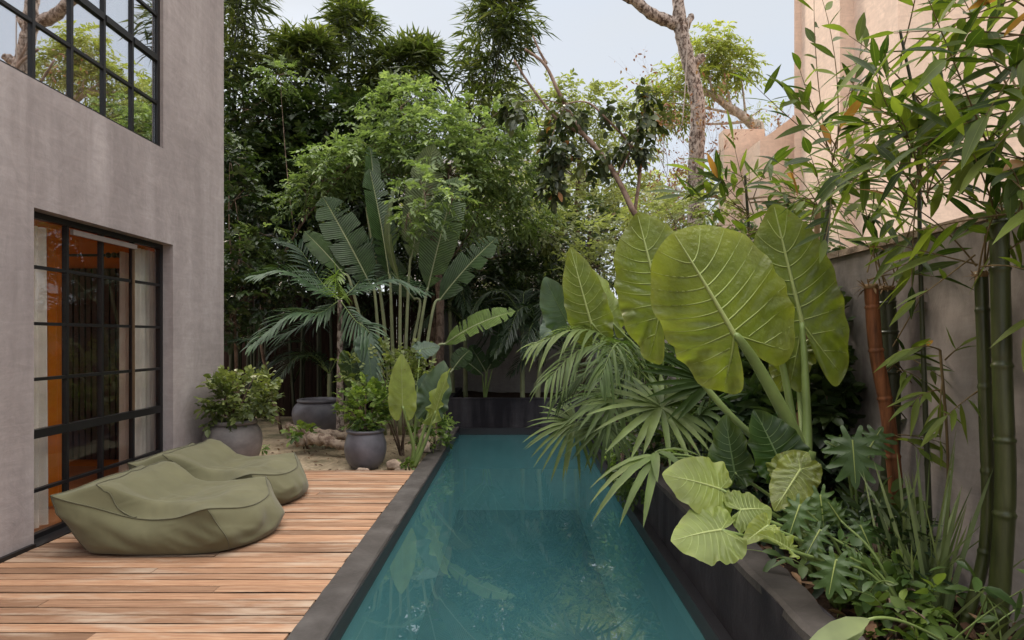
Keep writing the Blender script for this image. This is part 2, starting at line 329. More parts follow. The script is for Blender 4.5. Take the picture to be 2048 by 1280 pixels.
def woodmat(name, cols, axis, rough=.65, worn=None):
    m, N, Lk, b = newmat(name)
    at = node(N, 'ShaderNodeAttribute', attribute_name='rnd'); tc = N.new('ShaderNodeTexCoord')
    st = (1.1, 26, 8) if axis == 'x' else (26, 26, 1.2)
    off = node(N, 'ShaderNodeMath', operation='MULTIPLY'); Lk.new(at.outputs['Fac'], off.inputs[0]); off.inputs[1].default_value = 40
    cmb = N.new('ShaderNodeCombineXYZ'); Lk.new(off.outputs[0], cmb.inputs[0 if axis == 'x' else 2])
    va = node(N, 'ShaderNodeVectorMath', operation='ADD'); Lk.new(tc.outputs['Object'], va.inputs[0]); Lk.new(cmb.outputs[0], va.inputs[1])
    mp = node(N, 'ShaderNodeMapping', Scale=st); Lk.new(va.outputs[0], mp.inputs[0])
    nz = node(N, 'ShaderNodeTexNoise', Scale=2.6, Detail=10.0, Roughness=.72); Lk.new(mp.outputs[0], nz.inputs['Vector'])
    rp = ramp(N, [(.25, cols[0]), (.5, cols[1]), (.75, cols[2])]); Lk.new(nz.outputs['Fac'], rp.inputs[0])
    br = ramp(N, [(.1, (.5, .49, .49)), (.5, (1, 1, 1)), (.9, (1.35, 1.33, 1.3))]); Lk.new(at.outputs['Fac'], br.inputs[0])
    c = mixc(N, Lk, 1.0, rp.outputs[0], br.outputs[0], 'MULTIPLY')
    if worn:
        n3 = node(N, 'ShaderNodeTexNoise', Scale=1.6, Detail=6.0, Roughness=.65)
        mp3 = node(N, 'ShaderNodeMapping', Scale=(.7, 3, 1)); Lk.new(va.outputs[0], mp3.inputs[0]); Lk.new(mp3.outputs[0], n3.inputs['Vector'])
        r3 = ramp(N, [(.5, (0, 0, 0)), (.68, (.75, .75, .75))]); Lk.new(n3.outputs['Fac'], r3.inputs[0]); c = mixc(N, Lk, r3.outputs[0], c, worn)
    Lk.new(c, b.inputs['Base Color']); b.inputs['Roughness'].default_value = rough; b.inputs['Specular IOR Level'].default_value = .3
    bp = node(N, 'ShaderNodeBump', Strength=.3, Distance=.004); Lk.new(nz.outputs['Fac'], bp.inputs['Height']); Lk.new(bp.outputs[0], b.inputs['Normal'])
    return m
def barkmat(name, dark, light, thr=.5, scale=16, stretch=(1, 1, .6), bump=.6):
    m, N, Lk, b = newmat(name); tc = N.new('ShaderNodeTexCoord'); mp = node(N, 'ShaderNodeMapping', Scale=stretch); Lk.new(tc.outputs['Object'], mp.inputs[0])
    nz = node(N, 'ShaderNodeTexNoise', Scale=scale, Detail=8.0, Roughness=.7); Lk.new(mp.outputs[0], nz.inputs['Vector'])
    rp = ramp(N, [(thr-.07, dark), (thr+.05, light)]); Lk.new(nz.outputs['Fac'], rp.inputs[0]); Lk.new(rp.outputs[0], b.inputs['Base Color'])
    b.inputs['Roughness'].default_value = .9; b.inputs['Specular IOR Level'].default_value = .15
    bp = node(N, 'ShaderNodeBump', Strength=bump, Distance=.03); Lk.new(nz.outputs['Fac'], bp.inputs['Height']); Lk.new(bp.outputs[0], b.inputs['Normal'])
    return m

M = {}
M['plaster'] = plaster('house_plaster', (.318, .272, .266), (.21, .176, .174), (.45, .395, .388), streak=(.85, .75), bump=.22)
M['wallgrey'] = plaster('garden_wall_plaster', (.31, .27, .257), (.18, .152, .145), (.45, .405, .39), stain=(.075, .062, .057), streak=(.4, .6), sf=.7, soft=.1)
M['black'] = plaster('black_plaster', (.017, .015, .019), (.009, .008, .010), (.15, .138, .152), streak=(.75, .2), rough=.75, spec=.12, sf=.6, soft=.2)
M['coping'] = plaster('coping_cement', (.05, .043, .04), (.02, .0175, .0165), (.17, .157, .15), streak=(.45, .4), rough=.7)
M['edge'] = plain('pool_edge_black', (.012, .011, .014), .4, .5, .3, 12)
M['rim'] = plaster('planter_rim', (.036, .030, .028), (.016, .014, .013), (.13, .115, .108), streak=(.35, .2))
M['pink'] = plaster('pink_plaster', (.70, .535, .44), (.655, .49, .40), (.75, .59, .49), streak=(.25, .25), bump=.08)
M['metal'] = plain('black_steel', (.010, .009, .010), .42, .4, .2, 10)
M['brass'] = plain('bronze_strip', (.11, .07, .04), .4, .5, .2, 8)
M['railgrey'] = plain('rail_greige', (.25, .21, .19), .6, .3, .1)
M['stonecap'] = plain('stone_cap', (.36, .27, .21), .85, .2, .35, 12, bump=.6)
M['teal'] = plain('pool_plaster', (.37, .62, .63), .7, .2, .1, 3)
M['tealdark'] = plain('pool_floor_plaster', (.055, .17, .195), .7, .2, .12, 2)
M['sand'] = plain('sandy_ground', (.25, .195, .13), .95, .1, .35, 5, bump=.7, bscale=30)
M['soil'] = plain('soil_dark', (.035, .022, .016), .95, .1, .5, 14, bump=1, bscale=30)
M['deck'] = woodmat('deck_wood', [(.145, .072, .042), (.30, .165, .097), (.45, .30, .195)], 'x', worn=(.46, .37, .285))
M['deckgap'] = plain('deck_gap_shade', (.03, .018, .012), .9, .1)
M['olive'] = cloth('olive_canvas', (.128, .121, .068), sheen=.15, crease=.55)
M['pipe'] = cloth('olive_piping', (.085, .08, .045))
M['pot'] = plain('pot_glaze', (.20, .174, .168), .5, .45, .3, 5, (1, 1, 1.6), bump=.12, bscale=60)
M['pot2'] = plain('pot_glaze_blue', (.11, .104, .122), .45, .45, .3, 5, bump=.1, bscale=50)
M['white'] = cloth('white_linen', (.88, .84, .77), .2)
M['sheer'] = cloth('sheer_pink', (.62, .5, .42), .25)
M['orange'] = cloth('orange_velvet', (.62, .2, .015), .4)
M['slat'] = plain('dark_slat_panel', (.035, .014, .009), .6, .3)
M['ochre'] = plain('ochre_lamplight', (.45, .14, .018), .8, .2, .08)
M['beige'] = plain('beige_paint', (.55, .43, .33), .8, .2, .06)
M['floorin'] = plain('terracotta_floor', (.46, .21, .09), .4, .4, .1)
M['glass'] = glass('door_glass', .0, (.93, .92, .91))
M['mirror'] = glass('coated_glass', .58, (.9, .88, .86))
M['bark_pale'] = barkmat('mottled_bark', (.085, .06, .05), (.42, .35, .31), .5, 15)
M['bark_light'] = barkmat('light_bark', (.3, .24, .2), (.55, .47, .41), .5, 10)
M['bark'] = barkmat('brown_bark', (.09, .06, .045), (.2, .14, .11), .5, 12)
M['bark_red'] = barkmat('reddish_twig', (.15, .10, .078), (.30, .215, .175), .5, 8)
M['drift'] = barkmat('driftwood', (.16, .11, .085), (.36, .28, .22), .48, 9, (1, 1, 1))
M['culm'] = plain('bamboo_green', (.038, .046, .014), .35, .5, .5, 5, (6, 6, .7))
M['culmdark'] = plain('bamboo_dark', (.028, .034, .014), .4, .5, .4, 5, (2, 2, .35))
M['culmred'] = plain('bamboo_rust', (.15, .055, .022), .6, .3, .7, 5, (7, 7, .8))
M['culmtan'] = plain('bamboo_tan', (.22, .14, .07), .7, .3, .4, 9, (2, 2, .4))
M['stalk'] = plain('green_stalk', (.17, .23, .07), .45, .4, .2, 6)
M['veindark'] = plain('leaf_vein_dark', (.09, .14, .05), .5, .4, .1, 6)
M['midrib'] = plain('leaf_midrib', (.31, .36, .13), .5, .4, .1, 6)
M['veinsoft'] = plain('leaf_vein_soft', (.26, .32, .095), .5, .4, .1, 6)
M['vein'] = plain('leaf_vein', (.25, .30, .085), .5, .4, .1, 6)
M['stalkpale'] = plain('pale_stalk', (.24, .26, .14), .5, .4, .2, 6)
M['stalkred'] = plain('dry_stalk', (.12, .085, .04), .8, .2, .4, 10)
M['stone'] = plain('pale_stone', (.36, .27, .21), .95, .1, .35, 10, bump=.8, bscale=20)
M['rope'] = plain('grey_rope', (.36, .31, .28), .95, .1, .25, 60)
M['roofmetal'] = plain('pale_roof', (.5, .47, .46), .7, .3, .1)
M['aloc'] = leafmat('elephant_ear_leaf', (0.065, 0.095, 0.018), (0.12, 0.155, 0.03), (0.2, 0.225, 0.05), transl=.4, rough=.33, spec=.5, bump=.5, spots=1, tint=(1.35, 1.45, .5))
M['alocdark'] = leafmat('elephant_ear_dark', (.012, .03, .009), (.03, .06, .016), (.08, .12, .02), transl=.35, rough=.38, bump=.15)
M['alocgrey'] = leafmat('elephant_ear_bluish', (.04, .075, .045), (.06, .10, .065), (.09, .13, .07), transl=.3, rough=.5, bump=.12)
M['alocpale'] = leafmat('elephant_ear_pale', (0.17, 0.22, 0.06), (0.25, 0.3, 0.085), (0.33, 0.375, 0.12), transl=.45, rough=.45, bump=.2, spots=1)
M['paddle'] = leafmat('paddle_leaf', (0.026, 0.052, 0.016), (0.042, 0.08, 0.025), (0.085, 0.135, 0.037), vein=(.2, .22, .09), veinw=.06, transl=.3, rough=.4, ribs=260)
M['paddlepale'] = leafmat('paddle_leaf_back', (.11, .14, .065), (.14, .175, .08), (.17, .2, .09), vein=(.24, .27, .12), veinw=.05, transl=.35, rough=.55, ribs=260)
M['paddlelime'] = leafmat('paddle_leaf_lime', (.09, .14, .03), (.13, .2, .045), (.16, .23, .06), vein=(.3, .34, .15), veinw=.06, transl=.4, rough=.45, ribs=260)
M['palm'] = leafmat('palm_leaf', (0.035, 0.065, 0.018), (0.075, 0.118, 0.034), (0.15, 0.195, 0.065), transl=.34, rough=.5, spec=.22)
M['palmblue'] = leafmat('palm_leaf_bluish', (.03, .06, .032), (.055, .10, .052), (.10, .155, .085), transl=.3, rough=.42)
M['palmlime'] = leafmat('palm_leaf_lime', (.10, .16, .03), (.14, .21, .045), (.18, .26, .07), transl=.4, rough=.45)
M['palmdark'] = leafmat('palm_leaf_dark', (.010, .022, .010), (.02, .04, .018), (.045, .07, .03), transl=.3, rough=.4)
M['bambfar'] = leafmat('bamboo_leaf_far', (0.035, 0.05, 0.016), (0.085, 0.115, 0.033), (0.19, 0.215, 0.07), transl=.35, rough=.45)
M['bambnear'] = leafmat('bamboo_leaf', (0.022, 0.042, 0.01), (0.068, 0.1, 0.016), (0.16, 0.2, 0.038), transl=.45, rough=.45, spec=.2, vein=(.15, .19, .05), veinw=.05, dry=(.25, .12, .045))
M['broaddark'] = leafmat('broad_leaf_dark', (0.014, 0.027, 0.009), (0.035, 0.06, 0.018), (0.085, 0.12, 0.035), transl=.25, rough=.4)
M['lighttree'] = leafmat('feathery_leaf', (0.09, 0.135, 0.052), (0.18, 0.245, 0.105), (0.34, 0.42, 0.21), transl=.4, rough=.5)
M['yellowtree'] = leafmat('yellow_green_leaf', (0.2, 0.23, 0.06), (0.28, 0.31, 0.09), (0.38, 0.39, 0.14), transl=.4, rough=.55)
M['midtree'] = leafmat('soft_green_leaf', (0.15, 0.175, 0.075), (0.245, 0.275, 0.13), (0.36, 0.38, 0.21), transl=.4, rough=.55)
M['redleaf'] = leafmat('dry_reddish_leaf', (.16, .06, .045), (.25, .12, .09), (.32, .2, .14), transl=.3, rough=.6)
M['roundleaf'] = leafmat('leathery_round_leaf', (.02, .032, .012), (.045, .062, .024), (.1, .12, .05), transl=.25, rough=.35, dry=(.26, .12, .04))
M['shrub'] = leafmat('shrub_leaf', (0.07, 0.095, 0.03), (0.14, 0.175, 0.055), (0.26, 0.29, 0.11), transl=.35, rough=.45)
M['shrubl'] = leafmat('shrub_leaf_bright', (0.045, 0.085, 0.018), (0.11, 0.175, 0.035), (0.23, 0.31, 0.07), transl=.35, rough=.45)
M['grass'] = leafmat('strap_leaf', (0.09, 0.12, 0.05), (0.15, 0.19, 0.085), (0.21, 0.25, 0.11), transl=.3, rough=.45)
M['philo'] = leafmat('lobed_leaf', (0.035, 0.07, 0.018), (0.065, 0.115, 0.03), (0.1, 0.155, 0.045), transl=.3, rough=.4, bump=.1)
M['litter'] = leafmat('dry_leaf', (.06, .03, .018), (.15, .075, .04), (.28, .17, .1), transl=.1, rough=.8)
# ================================================================== SETTING
PXL, PXI, PXR, PXF = -1.21, -1.005, 1.09, 1.15      # coping outer, coping inner, water edge right, planter face
PY0, PY1 = 1.4, 10.6
WZ = -.135
g = MB()
xs = [-400, -1.2, 1.2, 400]; ys = [-400, PY0-.2, 10.7, 600]
for i in range(3):
    for j in range(3):
        if i == 1 and j == 1: continue
        g.add([(xs[i], ys[j], -.06), (xs[i+1], ys[j], -.06), (xs[i+1], ys[j+1], -.06), (xs[i], ys[j+1], -.06)], [(0, 1, 2, 3)])
m, Nn, Lk, b = newmat('garden_ground'); tc = Nn.new('ShaderNodeTexCoord')
n1 = node(Nn, 'ShaderNodeTexNoise', Scale=.9, Detail=8.0, Roughness=.65); n2 = node(Nn, 'ShaderNodeTexNoise', Scale=22.0, Detail=6.0, Roughness=.7)
Lk.new(tc.outputs['Object'], n1.inputs['Vector']); Lk.new(tc.outputs['Object'], n2.inputs['Vector'])
r1 = ramp(Nn, [(.36, (.10, .095, .045)), (.48, (.30, .24, .155)), (.62, (.46, .37, .26))]); Lk.new(n1.outputs['Fac'], r1.inputs[0])
r2 = ramp(Nn, [(.3, (.55, .52, .5)), (.6, (1.15, 1.12, 1.1))]); Lk.new(n2.outputs['Fac'], r2.inputs[0])
Lk.new(mixc(Nn, Lk, 1.0, r1.outputs[0], r2.outputs[0], 'MULTIPLY'), b.inputs['Base Color']); b.inputs['Roughness'].default_value = .95
bp = node(Nn, 'ShaderNodeBump', Strength=.9, Distance=.03); Lk.new(n2.outputs['Fac'], bp.inputs['Height']); Lk.new(bp.outputs[0], b.inputs['Normal'])
tag(g.build('ground', m, smooth=False), kind='structure')
# pool basin, coping, water
g = MB(); zb = -1.45; x0, x1 = PXI, PXR
g.add([(x0, PY0, -.0), (x0, PY1, -.0), (x0, PY1, zb), (x0, PY0, zb)], [(0, 1, 2, 3)])
g.add([(x1, PY0, -.0), (x1, PY1, -.0), (x1, PY1, zb), (x1, PY0, zb)], [(3, 2, 1, 0)])
g.add([(x0, PY1, -.0), (x1, PY1, -.0), (x1, PY1, zb), (x0, PY1, zb)], [(0, 1, 2, 3)])
g.add([(x0, PY0, -.0), (x1, PY0, -.0), (x1, PY0, zb), (x0, PY0, zb)], [(3, 2, 1, 0)])
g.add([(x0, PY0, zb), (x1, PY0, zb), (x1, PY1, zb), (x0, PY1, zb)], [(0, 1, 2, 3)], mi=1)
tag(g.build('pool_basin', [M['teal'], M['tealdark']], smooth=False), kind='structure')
g = MB()   # dark band round the pool at the waterline, a few mm proud of the basin
for a, c in (((x0, PY0, -.118), (x0+.012, PY1, .0)), ((x1-.012, PY0, -.118), (x1, PY1, .0)), ((x0+.012, PY1-.012, -.118), (x1-.012, PY1, .0))): g.box(a, c)
g.box((x1, PY0, -.12), (PXF, PY1+.05, .002)); g.box((x0, PY1, -.12), (x1, PY1+.05, .002))
tag(g.build('pool_edge', M['edge'], smooth=False), kind='structure')
g = MB(); rng = np.random.default_rng(5)
n = 60; yy = np.linspace(PY0, PY1+.06, n); 
prof = [(PXL, -.1), (PXL, .008), (PXL+.008, .016), (PXI-.012, .016), (PXI, .006), (PXI, -.1)]
vs = []
for y in yy:
    for k, (x, z) in enumerate(prof): vs.append((x+(rng.normal()*.004 if k < 3 else rng.normal()*.0015), y, z+rng.normal()*.001))
i, j = np.meshgrid(np.arange(n-1), np.arange(5), indexing='ij'); i, j = i.ravel(), j.ravel()
g.add(vs, np.stack([i*6+j, i*6+j+1, (i+1)*6+j+1, (i+1)*6+j], 1))
tag(g.build('pool_coping', M['coping'], smooth=False), kind='structure')
m, Nn, Lk, b = newmat('pool_water'); Nn.remove(b)
tc = Nn.new('ShaderNodeTexCoord'); nz = node(Nn, 'ShaderNodeTexNoise', Scale=2.2, Detail=2.0); Lk.new(tc.outputs['Object'], nz.inputs['Vector'])
bp = node(Nn, 'ShaderNodeBump', Strength=.02, Distance=.02); Lk.new(nz.outputs['Fac'], bp.inputs['Height'])
tr = Nn.new('ShaderNodeBsdfTransparent'); tr.inputs[0].default_value = (.58, .86, .9, 1)
df = Nn.new('ShaderNodeBsdfDiffuse'); df.inputs[0].default_value = (.066, .152, .158, 1)
gl = Nn.new('ShaderNodeBsdfGlossy'); gl.inputs['Roughness'].default_value = .006; Lk.new(bp.outputs[0], gl.inputs['Normal'])
fr = schlick(Nn, Lk, .24, bp.outputs[0])
a1 = Nn.new('ShaderNodeMixShader'); a1.inputs[0].default_value = .33; Lk.new(tr.outputs[0], a1.inputs[1]); Lk.new(df.outputs[0], a1.inputs[2])
a2 = Nn.new('ShaderNodeMixShader'); Lk.new(fr.outputs[0], a2.inputs[0]); Lk.new(a1.outputs[0], a2.inputs[1]); Lk.new(gl.outputs[0], a2.inputs[2])
Lk.new(a2.outputs[0], Nn['Material Output'].inputs['Surface'])
g = MB(); g.add([(PXI+.012, PY0, WZ+.03), (PXR-.012, PY0, WZ+.03), (PXR-.012, PY1-.012, WZ+.03), (PXI+.012, PY1-.012, WZ+.03)], [(0, 1, 2, 3)])
tag(g.build('water', m, smooth=False), kind='structure')
# timber deck: one structure, its boards run away from the house
g = MB(); y = -1.2; rng = np.random.default_rng(11)
while y < 7.2:
    br = rng.random(); cut = -3.68+rng.uniform(.5, 2.0) if rng.random() < .35 else None
    w_ = .091+rng.normal()*.0015; z = rng.normal()*.0007
    xe = PXL-.004+rng.normal()*.005-.004
    spans = [(-3.675, xe)] if cut is None else [(-3.675, cut-.002), (cut+.002, xe)]
    for a, c in spans:
        if cut: br = rng.random()
        nx = 14; X = np.linspace(a, c, nx); dz = np.cumsum(rng.normal(size=nx)*.0006); vs = []
        for k in range(nx):
            zz = z+dz[k]
            vs += [(X[k], y, -.03), (X[k], y, zz-.003), (X[k], y+.003, zz), (X[k], y+w_-.003, zz), (X[k], y+w_, zz-.003), (X[k], y+w_, -.03)]
        i, j = np.meshgrid(np.arange(nx-1), np.arange(5), indexing='ij'); i, j = i.ravel(), j.ravel()
        qq = np.stack([i*6+j, i*6+j+1, (i+1)*6+j+1, (i+1)*6+j], 1); g.add(vs, qq[(j == 0) | (j == 4)], mi=1); g.add(vs, qq[(j > 0) & (j < 4)], rnd=np.clip(.5+.3*(br-.5)*2.2+rng.normal()*.05, 0, 1))  # board sides coloured dark so the gaps between boards look shaded
        g.add(vs[-6:], [(0, 1, 4, 5), (1, 2, 3, 4)], rnd=br)
    y += .1015
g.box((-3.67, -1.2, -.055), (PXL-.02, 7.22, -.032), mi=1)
tag(g.build('deck', [M['deck'], M['deckgap']], smooth=False), kind='structure')
# soil in the raised beds
def soil(name, a, c, z, seed):
    g = MB(); nx, ny = 30, 60; X, Y = np.meshgrid(np.linspace(a[0], c[0], nx), np.linspace(a[1], c[1], ny), indexing='ij')
    Z = z+np.array([mnoise.noise(Vector((x*3+seed, y*3, 0)))*.04+mnoise.noise(Vector((x*14, y*14, seed)))*.02 for x, y in zip(X.ravel(), Y.ravel())])
    i, j = np.meshgrid(np.arange(nx-1), np.arange(ny-1), indexing='ij'); i, j = i.ravel(), j.ravel()
    g.add(np.c_[X.ravel(), Y.ravel(), Z], np.stack([i*ny+j, (i+1)*ny+j, (i+1)*ny+j+1, i*ny+j+1], 1))
    tag(g.build(name, M['soil']), kind='structure')
soil('soil', (1.31, .6), (2.16, 13.2), .36, 1); soil('soil', (-1.2, 10.84), (1.3, 13.2), .40, 4)

# ================================================================== HOUSE
HX, HY = -3.68, 7.57
def wall_x(g, x, y0, y1, z0, z1, holes, th, mi=0):
    """a wall on plane X=x (thick towards -x) with rectangular openings and their reveals"""
    ys = sorted({y0, y1, *[h[0] for h in holes], *[h[1] for h in holes]}); zs = sorted({z0, z1, *[h[2] for h in holes], *[h[3] for h in holes]})
    for a, c in zip(ys[:-1], ys[1:]):
        for d, e in zip(zs[:-1], zs[1:]):
            if any(h[0] <= a and c <= h[1] and h[2] <= d and e <= h[3] for h in holes): continue
            g.add([(x, a, d), (x, c, d), (x, c, e), (x, a, e)], [(0, 1, 2, 3)], mi=mi); g.add([(x-th, a, d), (x-th, c, d), (x-th, c, e), (x-th, a, e)], [(3, 2, 1, 0)], mi=mi+1)
    for a, c, d, e in holes:
        g.add([(x, a, d), (x-th, a, d), (x-th, a, e), (x, a, e), (x, c, d), (x-th, c, d), (x-th, c, e), (x, c, e)], [(0, 3, 2, 1), (4, 5, 6, 7), (3, 7, 6, 2), (0, 1, 5, 4)], mi=mi)
DOOR = (4.585, 6.45, 0.0, 2.595); WIN = (1.4, 6.27, 3.575, 5.9)
house = thing('house', 'mauve grey plastered two storey house with black steel windows beside the deck', 'house', (HX, 5, 0))
g = MB(); wall_x(g, HX, -3, HY, -.06, 7.2, [DOOR, WIN], .2)
g.add([(HX, HY, -.06), (-9.5, HY, -.06), (-9.5, HY, 7.2), (HX, HY, 7.2)], [(0, 1, 2, 3)])
wall_ = g.build('wall', [M['plaster'], M['beige']], house, smooth=False)
g = MB(); g.box((-9.5, -3, 7.2), (HX+.02, HY+.02, 7.4)); g.build('roof', M['plaster'], house, smooth=False)
g = MB()   # inner shell of the ground floor room, orange colour standing in for warm indoor light
g.add([(-3.88, HY-.12, 0), (-9.3, HY-.12, 0), (-9.3, HY-.12, 3.0), (-3.88, HY-.12, 3.0)], [(3, 2, 1, 0)])
g.add([(-3.9, -2.8, 2.96), (-9.3, -2.8, 2.96), (-9.3, HY-.12, 2.96), (-3.9, HY-.12, 2.96)], [(0, 1, 2, 3)])
g.add([(-3.88, -2.8, 0), (-9.3, -2.8, 0), (-9.3, -2.8, 3.0), (-3.88, -2.8, 3.0)], [(0, 1, 2, 3)])
wall_x(g, -9.3, -2.8, HY-.12, -.02, 2.96, [(.5, 7.2, .1, 2.9)], .1)  # wide unseen opening added in the far wall to let daylight in
g.build('ground_floor_room', [M['ochre'], M['ochre']], house, smooth=False)
g = MB(); g.add([(-3.88, -2.8, .004), (-9.3, -2.8, .004), (-9.3, HY-.13, .004), (-3.88, HY-.13, .004)], [(3, 2, 1, 0)]); g.build('room_floor', M['floorin'], house, smooth=False)
g = MB()
g.box((-9.3, -2.8, 3.1), (-3.9, HY-.12, 3.3)); g.add([(-3.88, HY-.12, 3.3), (-9.3, HY-.12, 3.3), (-9.3, HY-.12, 7.1), (-3.88, HY-.12, 7.1)], [(3, 2, 1, 0)])
wall_x(g, -9.3, -2.8, HY-.12, 3.3, 7.1, [(0.0, 7.2, 3.5, 6.8)], .1)
g.build('upper_room', [M['beige'], M['beige']], house, smooth=False)
g = MB(); x = -5.65   # dark ribbed screen on the end wall
while x < -4.5: g.box((x, HY-.2, .1), (x+.055, HY-.13, 2.45)); x += .075
g.box((-5.7, HY-.145, .1), (-4.45, HY-.124, 2.45)); g.build('ribbed_panel', M['slat'], house, smooth=False)
# glazed door
fx = HX-.11
door = MB()
zt, zr, zb_ = DOOR[3], .835, 0.0
vy = [4.61, 5.085, 5.515, 5.965, 6.425]; hz = [2.16, 1.71, 1.268, .385]
fd = .05
door.box((fx-fd, DOOR[0], 0.0), (fx, DOOR[1], .045)); door.box((fx-fd, DOOR[0], zt-.05), (fx, DOOR[1], zt)); 
door.box((fx-fd, DOOR[0], .045), (fx, DOOR[0]+.05, zt-.05)); door.box((fx-fd, DOOR[1]-.045, .045), (fx, DOOR[1], zt-.05))
door.box((fx-fd+.002, DOOR[0]+.05, zr-.035), (fx+.004, DOOR[1]-.045, zr+.035))
for y in vy[1:4]:
    door.box((fx-fd+.004, y-.013, .045), (fx-.003, y+.013, zr-.035)); door.box((fx-fd+.004, y-.013, zr+.035), (fx-.003, y+.013, zt-.05))
cuts = [DOOR[0]+.05, *vy[1:4], DOOR[1]-.045]
for z in hz:
    for k in range(4):
        door.box((fx-fd+.006, cuts[k]+(.013 if k else 0), z-.013), (fx-.005, cuts[k+1]-(.013 if k < 3 else 0), z+.013))
dframe = door.build('door', M['metal'], house, smooth=False)
pz = [.045, .385, zr, 1.268, 1.71, 2.16, zt-.05]
for k in range(4):
    for q in range(6):
        g = MB(); o = .012; g.box((fx-.03, cuts[k]+o, pz[q]+o), (fx-.024, cuts[k+1]-o, pz[q+1]-o)); g.build('pane', M['glass'], dframe, smooth=False)
g = MB(); g.box((fx-.0, vy[3]-.034, .88), (fx+.018, vy[3]-.016, 2.47)); g.build('door_pull', M['brass'], dframe, smooth=False)
g = MB(); g.box((fx+.0, vy[1]+.02, 2.475), (fx+.03, vy[3]+.0, 2.52)); g.build('sliding_rail', M['railgrey'], dframe, smooth=False)
g = MB(); g.box((HX-.115, DOOR[0]-.02, -.02), (HX+.035, DOOR[1]+.0, .008)); g.box((HX, -3, -.03), (HX+.03, DOOR[0]-.02, .03)); g.build('threshold', M['metal'], house, smooth=False)
# upper window
wx = HX-.035; g = MB()
vw = [6.235-.4*k for k in range(0, 13)]; hw = [4.04, 4.50, 4.95, 5.4]
g.box((wx-.05, WIN[0], WIN[2]), (wx, WIN[1], WIN[2]+.03)); g.box((wx-.05, WIN[0], WIN[3]-.03), (wx, WIN[1], WIN[3])); g.box((wx-.05, WIN[1]-.045, WIN[2]+.03), (wx, WIN[1], WIN[3]-.03)); g.box((wx-.05, WIN[0], WIN[2]+.03), (wx, WIN[0]+.03, WIN[3]-.03))
ver = [WIN[1]-.045]+[y for y in vw[1:] if y > WIN[0]+.1]
for y in ver[1:]: g.box((wx-.045, y-.014, WIN[2]+.03), (wx-.004, y+.014, WIN[3]-.03))
for z in hw:
    t_ = .03 if z == 4.50 else .014
    for a, c in zip(ver[1:]+[WIN[0]+.044], ver): g.box((wx-.043, a+.014, z-t_), (wx-.006 if t_ < .02 else wx+.004, c-(.014 if c != ver[0] else 0), z+t_))
wframe = g.build('window', M['metal'], house, smooth=False)
zz = [WIN[2]+.03]+hw+[WIN[3]-.03]
for a, c in zip(ver[1:]+[WIN[0]+.03], ver):
    for d, e in zip(zz[:-1], zz[1:]):
        g = MB(); g.box((wx-.03, a+.006, d+.006), (wx-.024, c-.006, e-.006)); g.build('pane', M['mirror'], wframe, smooth=False)
def curtain(label, p0, p1, z0, z1, folds, amp, mat, seed, cat='curtain', group=None):
    g = MB(); n = folds*10; rng = np.random.default_rng(seed); p0, p1 = V(*p0), V(*p1); d = p1-p0; nn = nrm(V(-d[1], d[0]))
    t = np.linspace(0, 1, n); vs = []; rows = 14
    ph = np.cumsum(1+.35*rng.normal(size=n))*2*math.pi*folds/n; am = amp*(.6+.5*np.abs(np.sin(np.linspace(0, 7, n)+seed)))
    for r in range(rows):
        f = r/(rows-1); sh = (.55+.45*f)
        pp = p0+d*t[:, None]+nn*(np.sin(ph)*am*sh)[:, None]
        vs.append(np.c_[pp, np.full(n, z1+(z0-z1)*f)])
    i, j = np.meshgrid(np.arange(rows-1), np.arange(n-1), indexing='ij'); i, j = i.ravel(), j.ravel()
    g.add(np.concatenate(vs), np.stack([i*n+j, i*n+j+1, (i+1)*n+j+1, (i+1)*n+j], 1))
    c = (p0+p1)/2
    return tag(g.build('curtain', mat, origin=(c[0], c[1], z0)), label, cat, group)
curtain('white linen curtain hanging behind the nearest door panes', (-3.93, 4.5), (-3.97, 5.06), .03, 2.52, 6, .035, M['white'], 1)
curtain('pale curtain gathered behind the farthest column of door panes', (-3.97, 6.28), (-3.99, 6.9), .03, 2.54, 8, .035, M['white'], 2)
curtain('pinkish sheer curtain beside the bronze upright of the door', (-4.12, 6.26), (-4.16, 6.6), .03, 2.5, 5, .03, M['sheer'], 3)
curtain('orange curtain glowing inside the room behind the glass door', (-4.3, 5.55), (-4.62, 6.08), .03, 2.62, 6, .05, M['orange'], 4)
curtain('white curtain behind the upper floor window', (-3.95, 5.85), (-3.98, 6.3), 3.45, 6.2, 6, .04, M['white'], 6)
g = MB(); g.tube([(-4.6, 7.0, 2.56), (-5.6, 7.0, 2.56)], .016, 8)
for x in (-4.62, -4.68, -4.75): 
    th = np.linspace(0, math.pi, 7); g.lathe((x, 7.0, 2.56), [(.034*math.sin(a)+.0005, -.034*math.cos(a)) for a in th], 10)
tag(g.build('curtain_rod', M['metal'], origin=(-5.1, 7.0, 2.56)), 'dark curtain rod with round finials high inside the room', 'curtain rod')

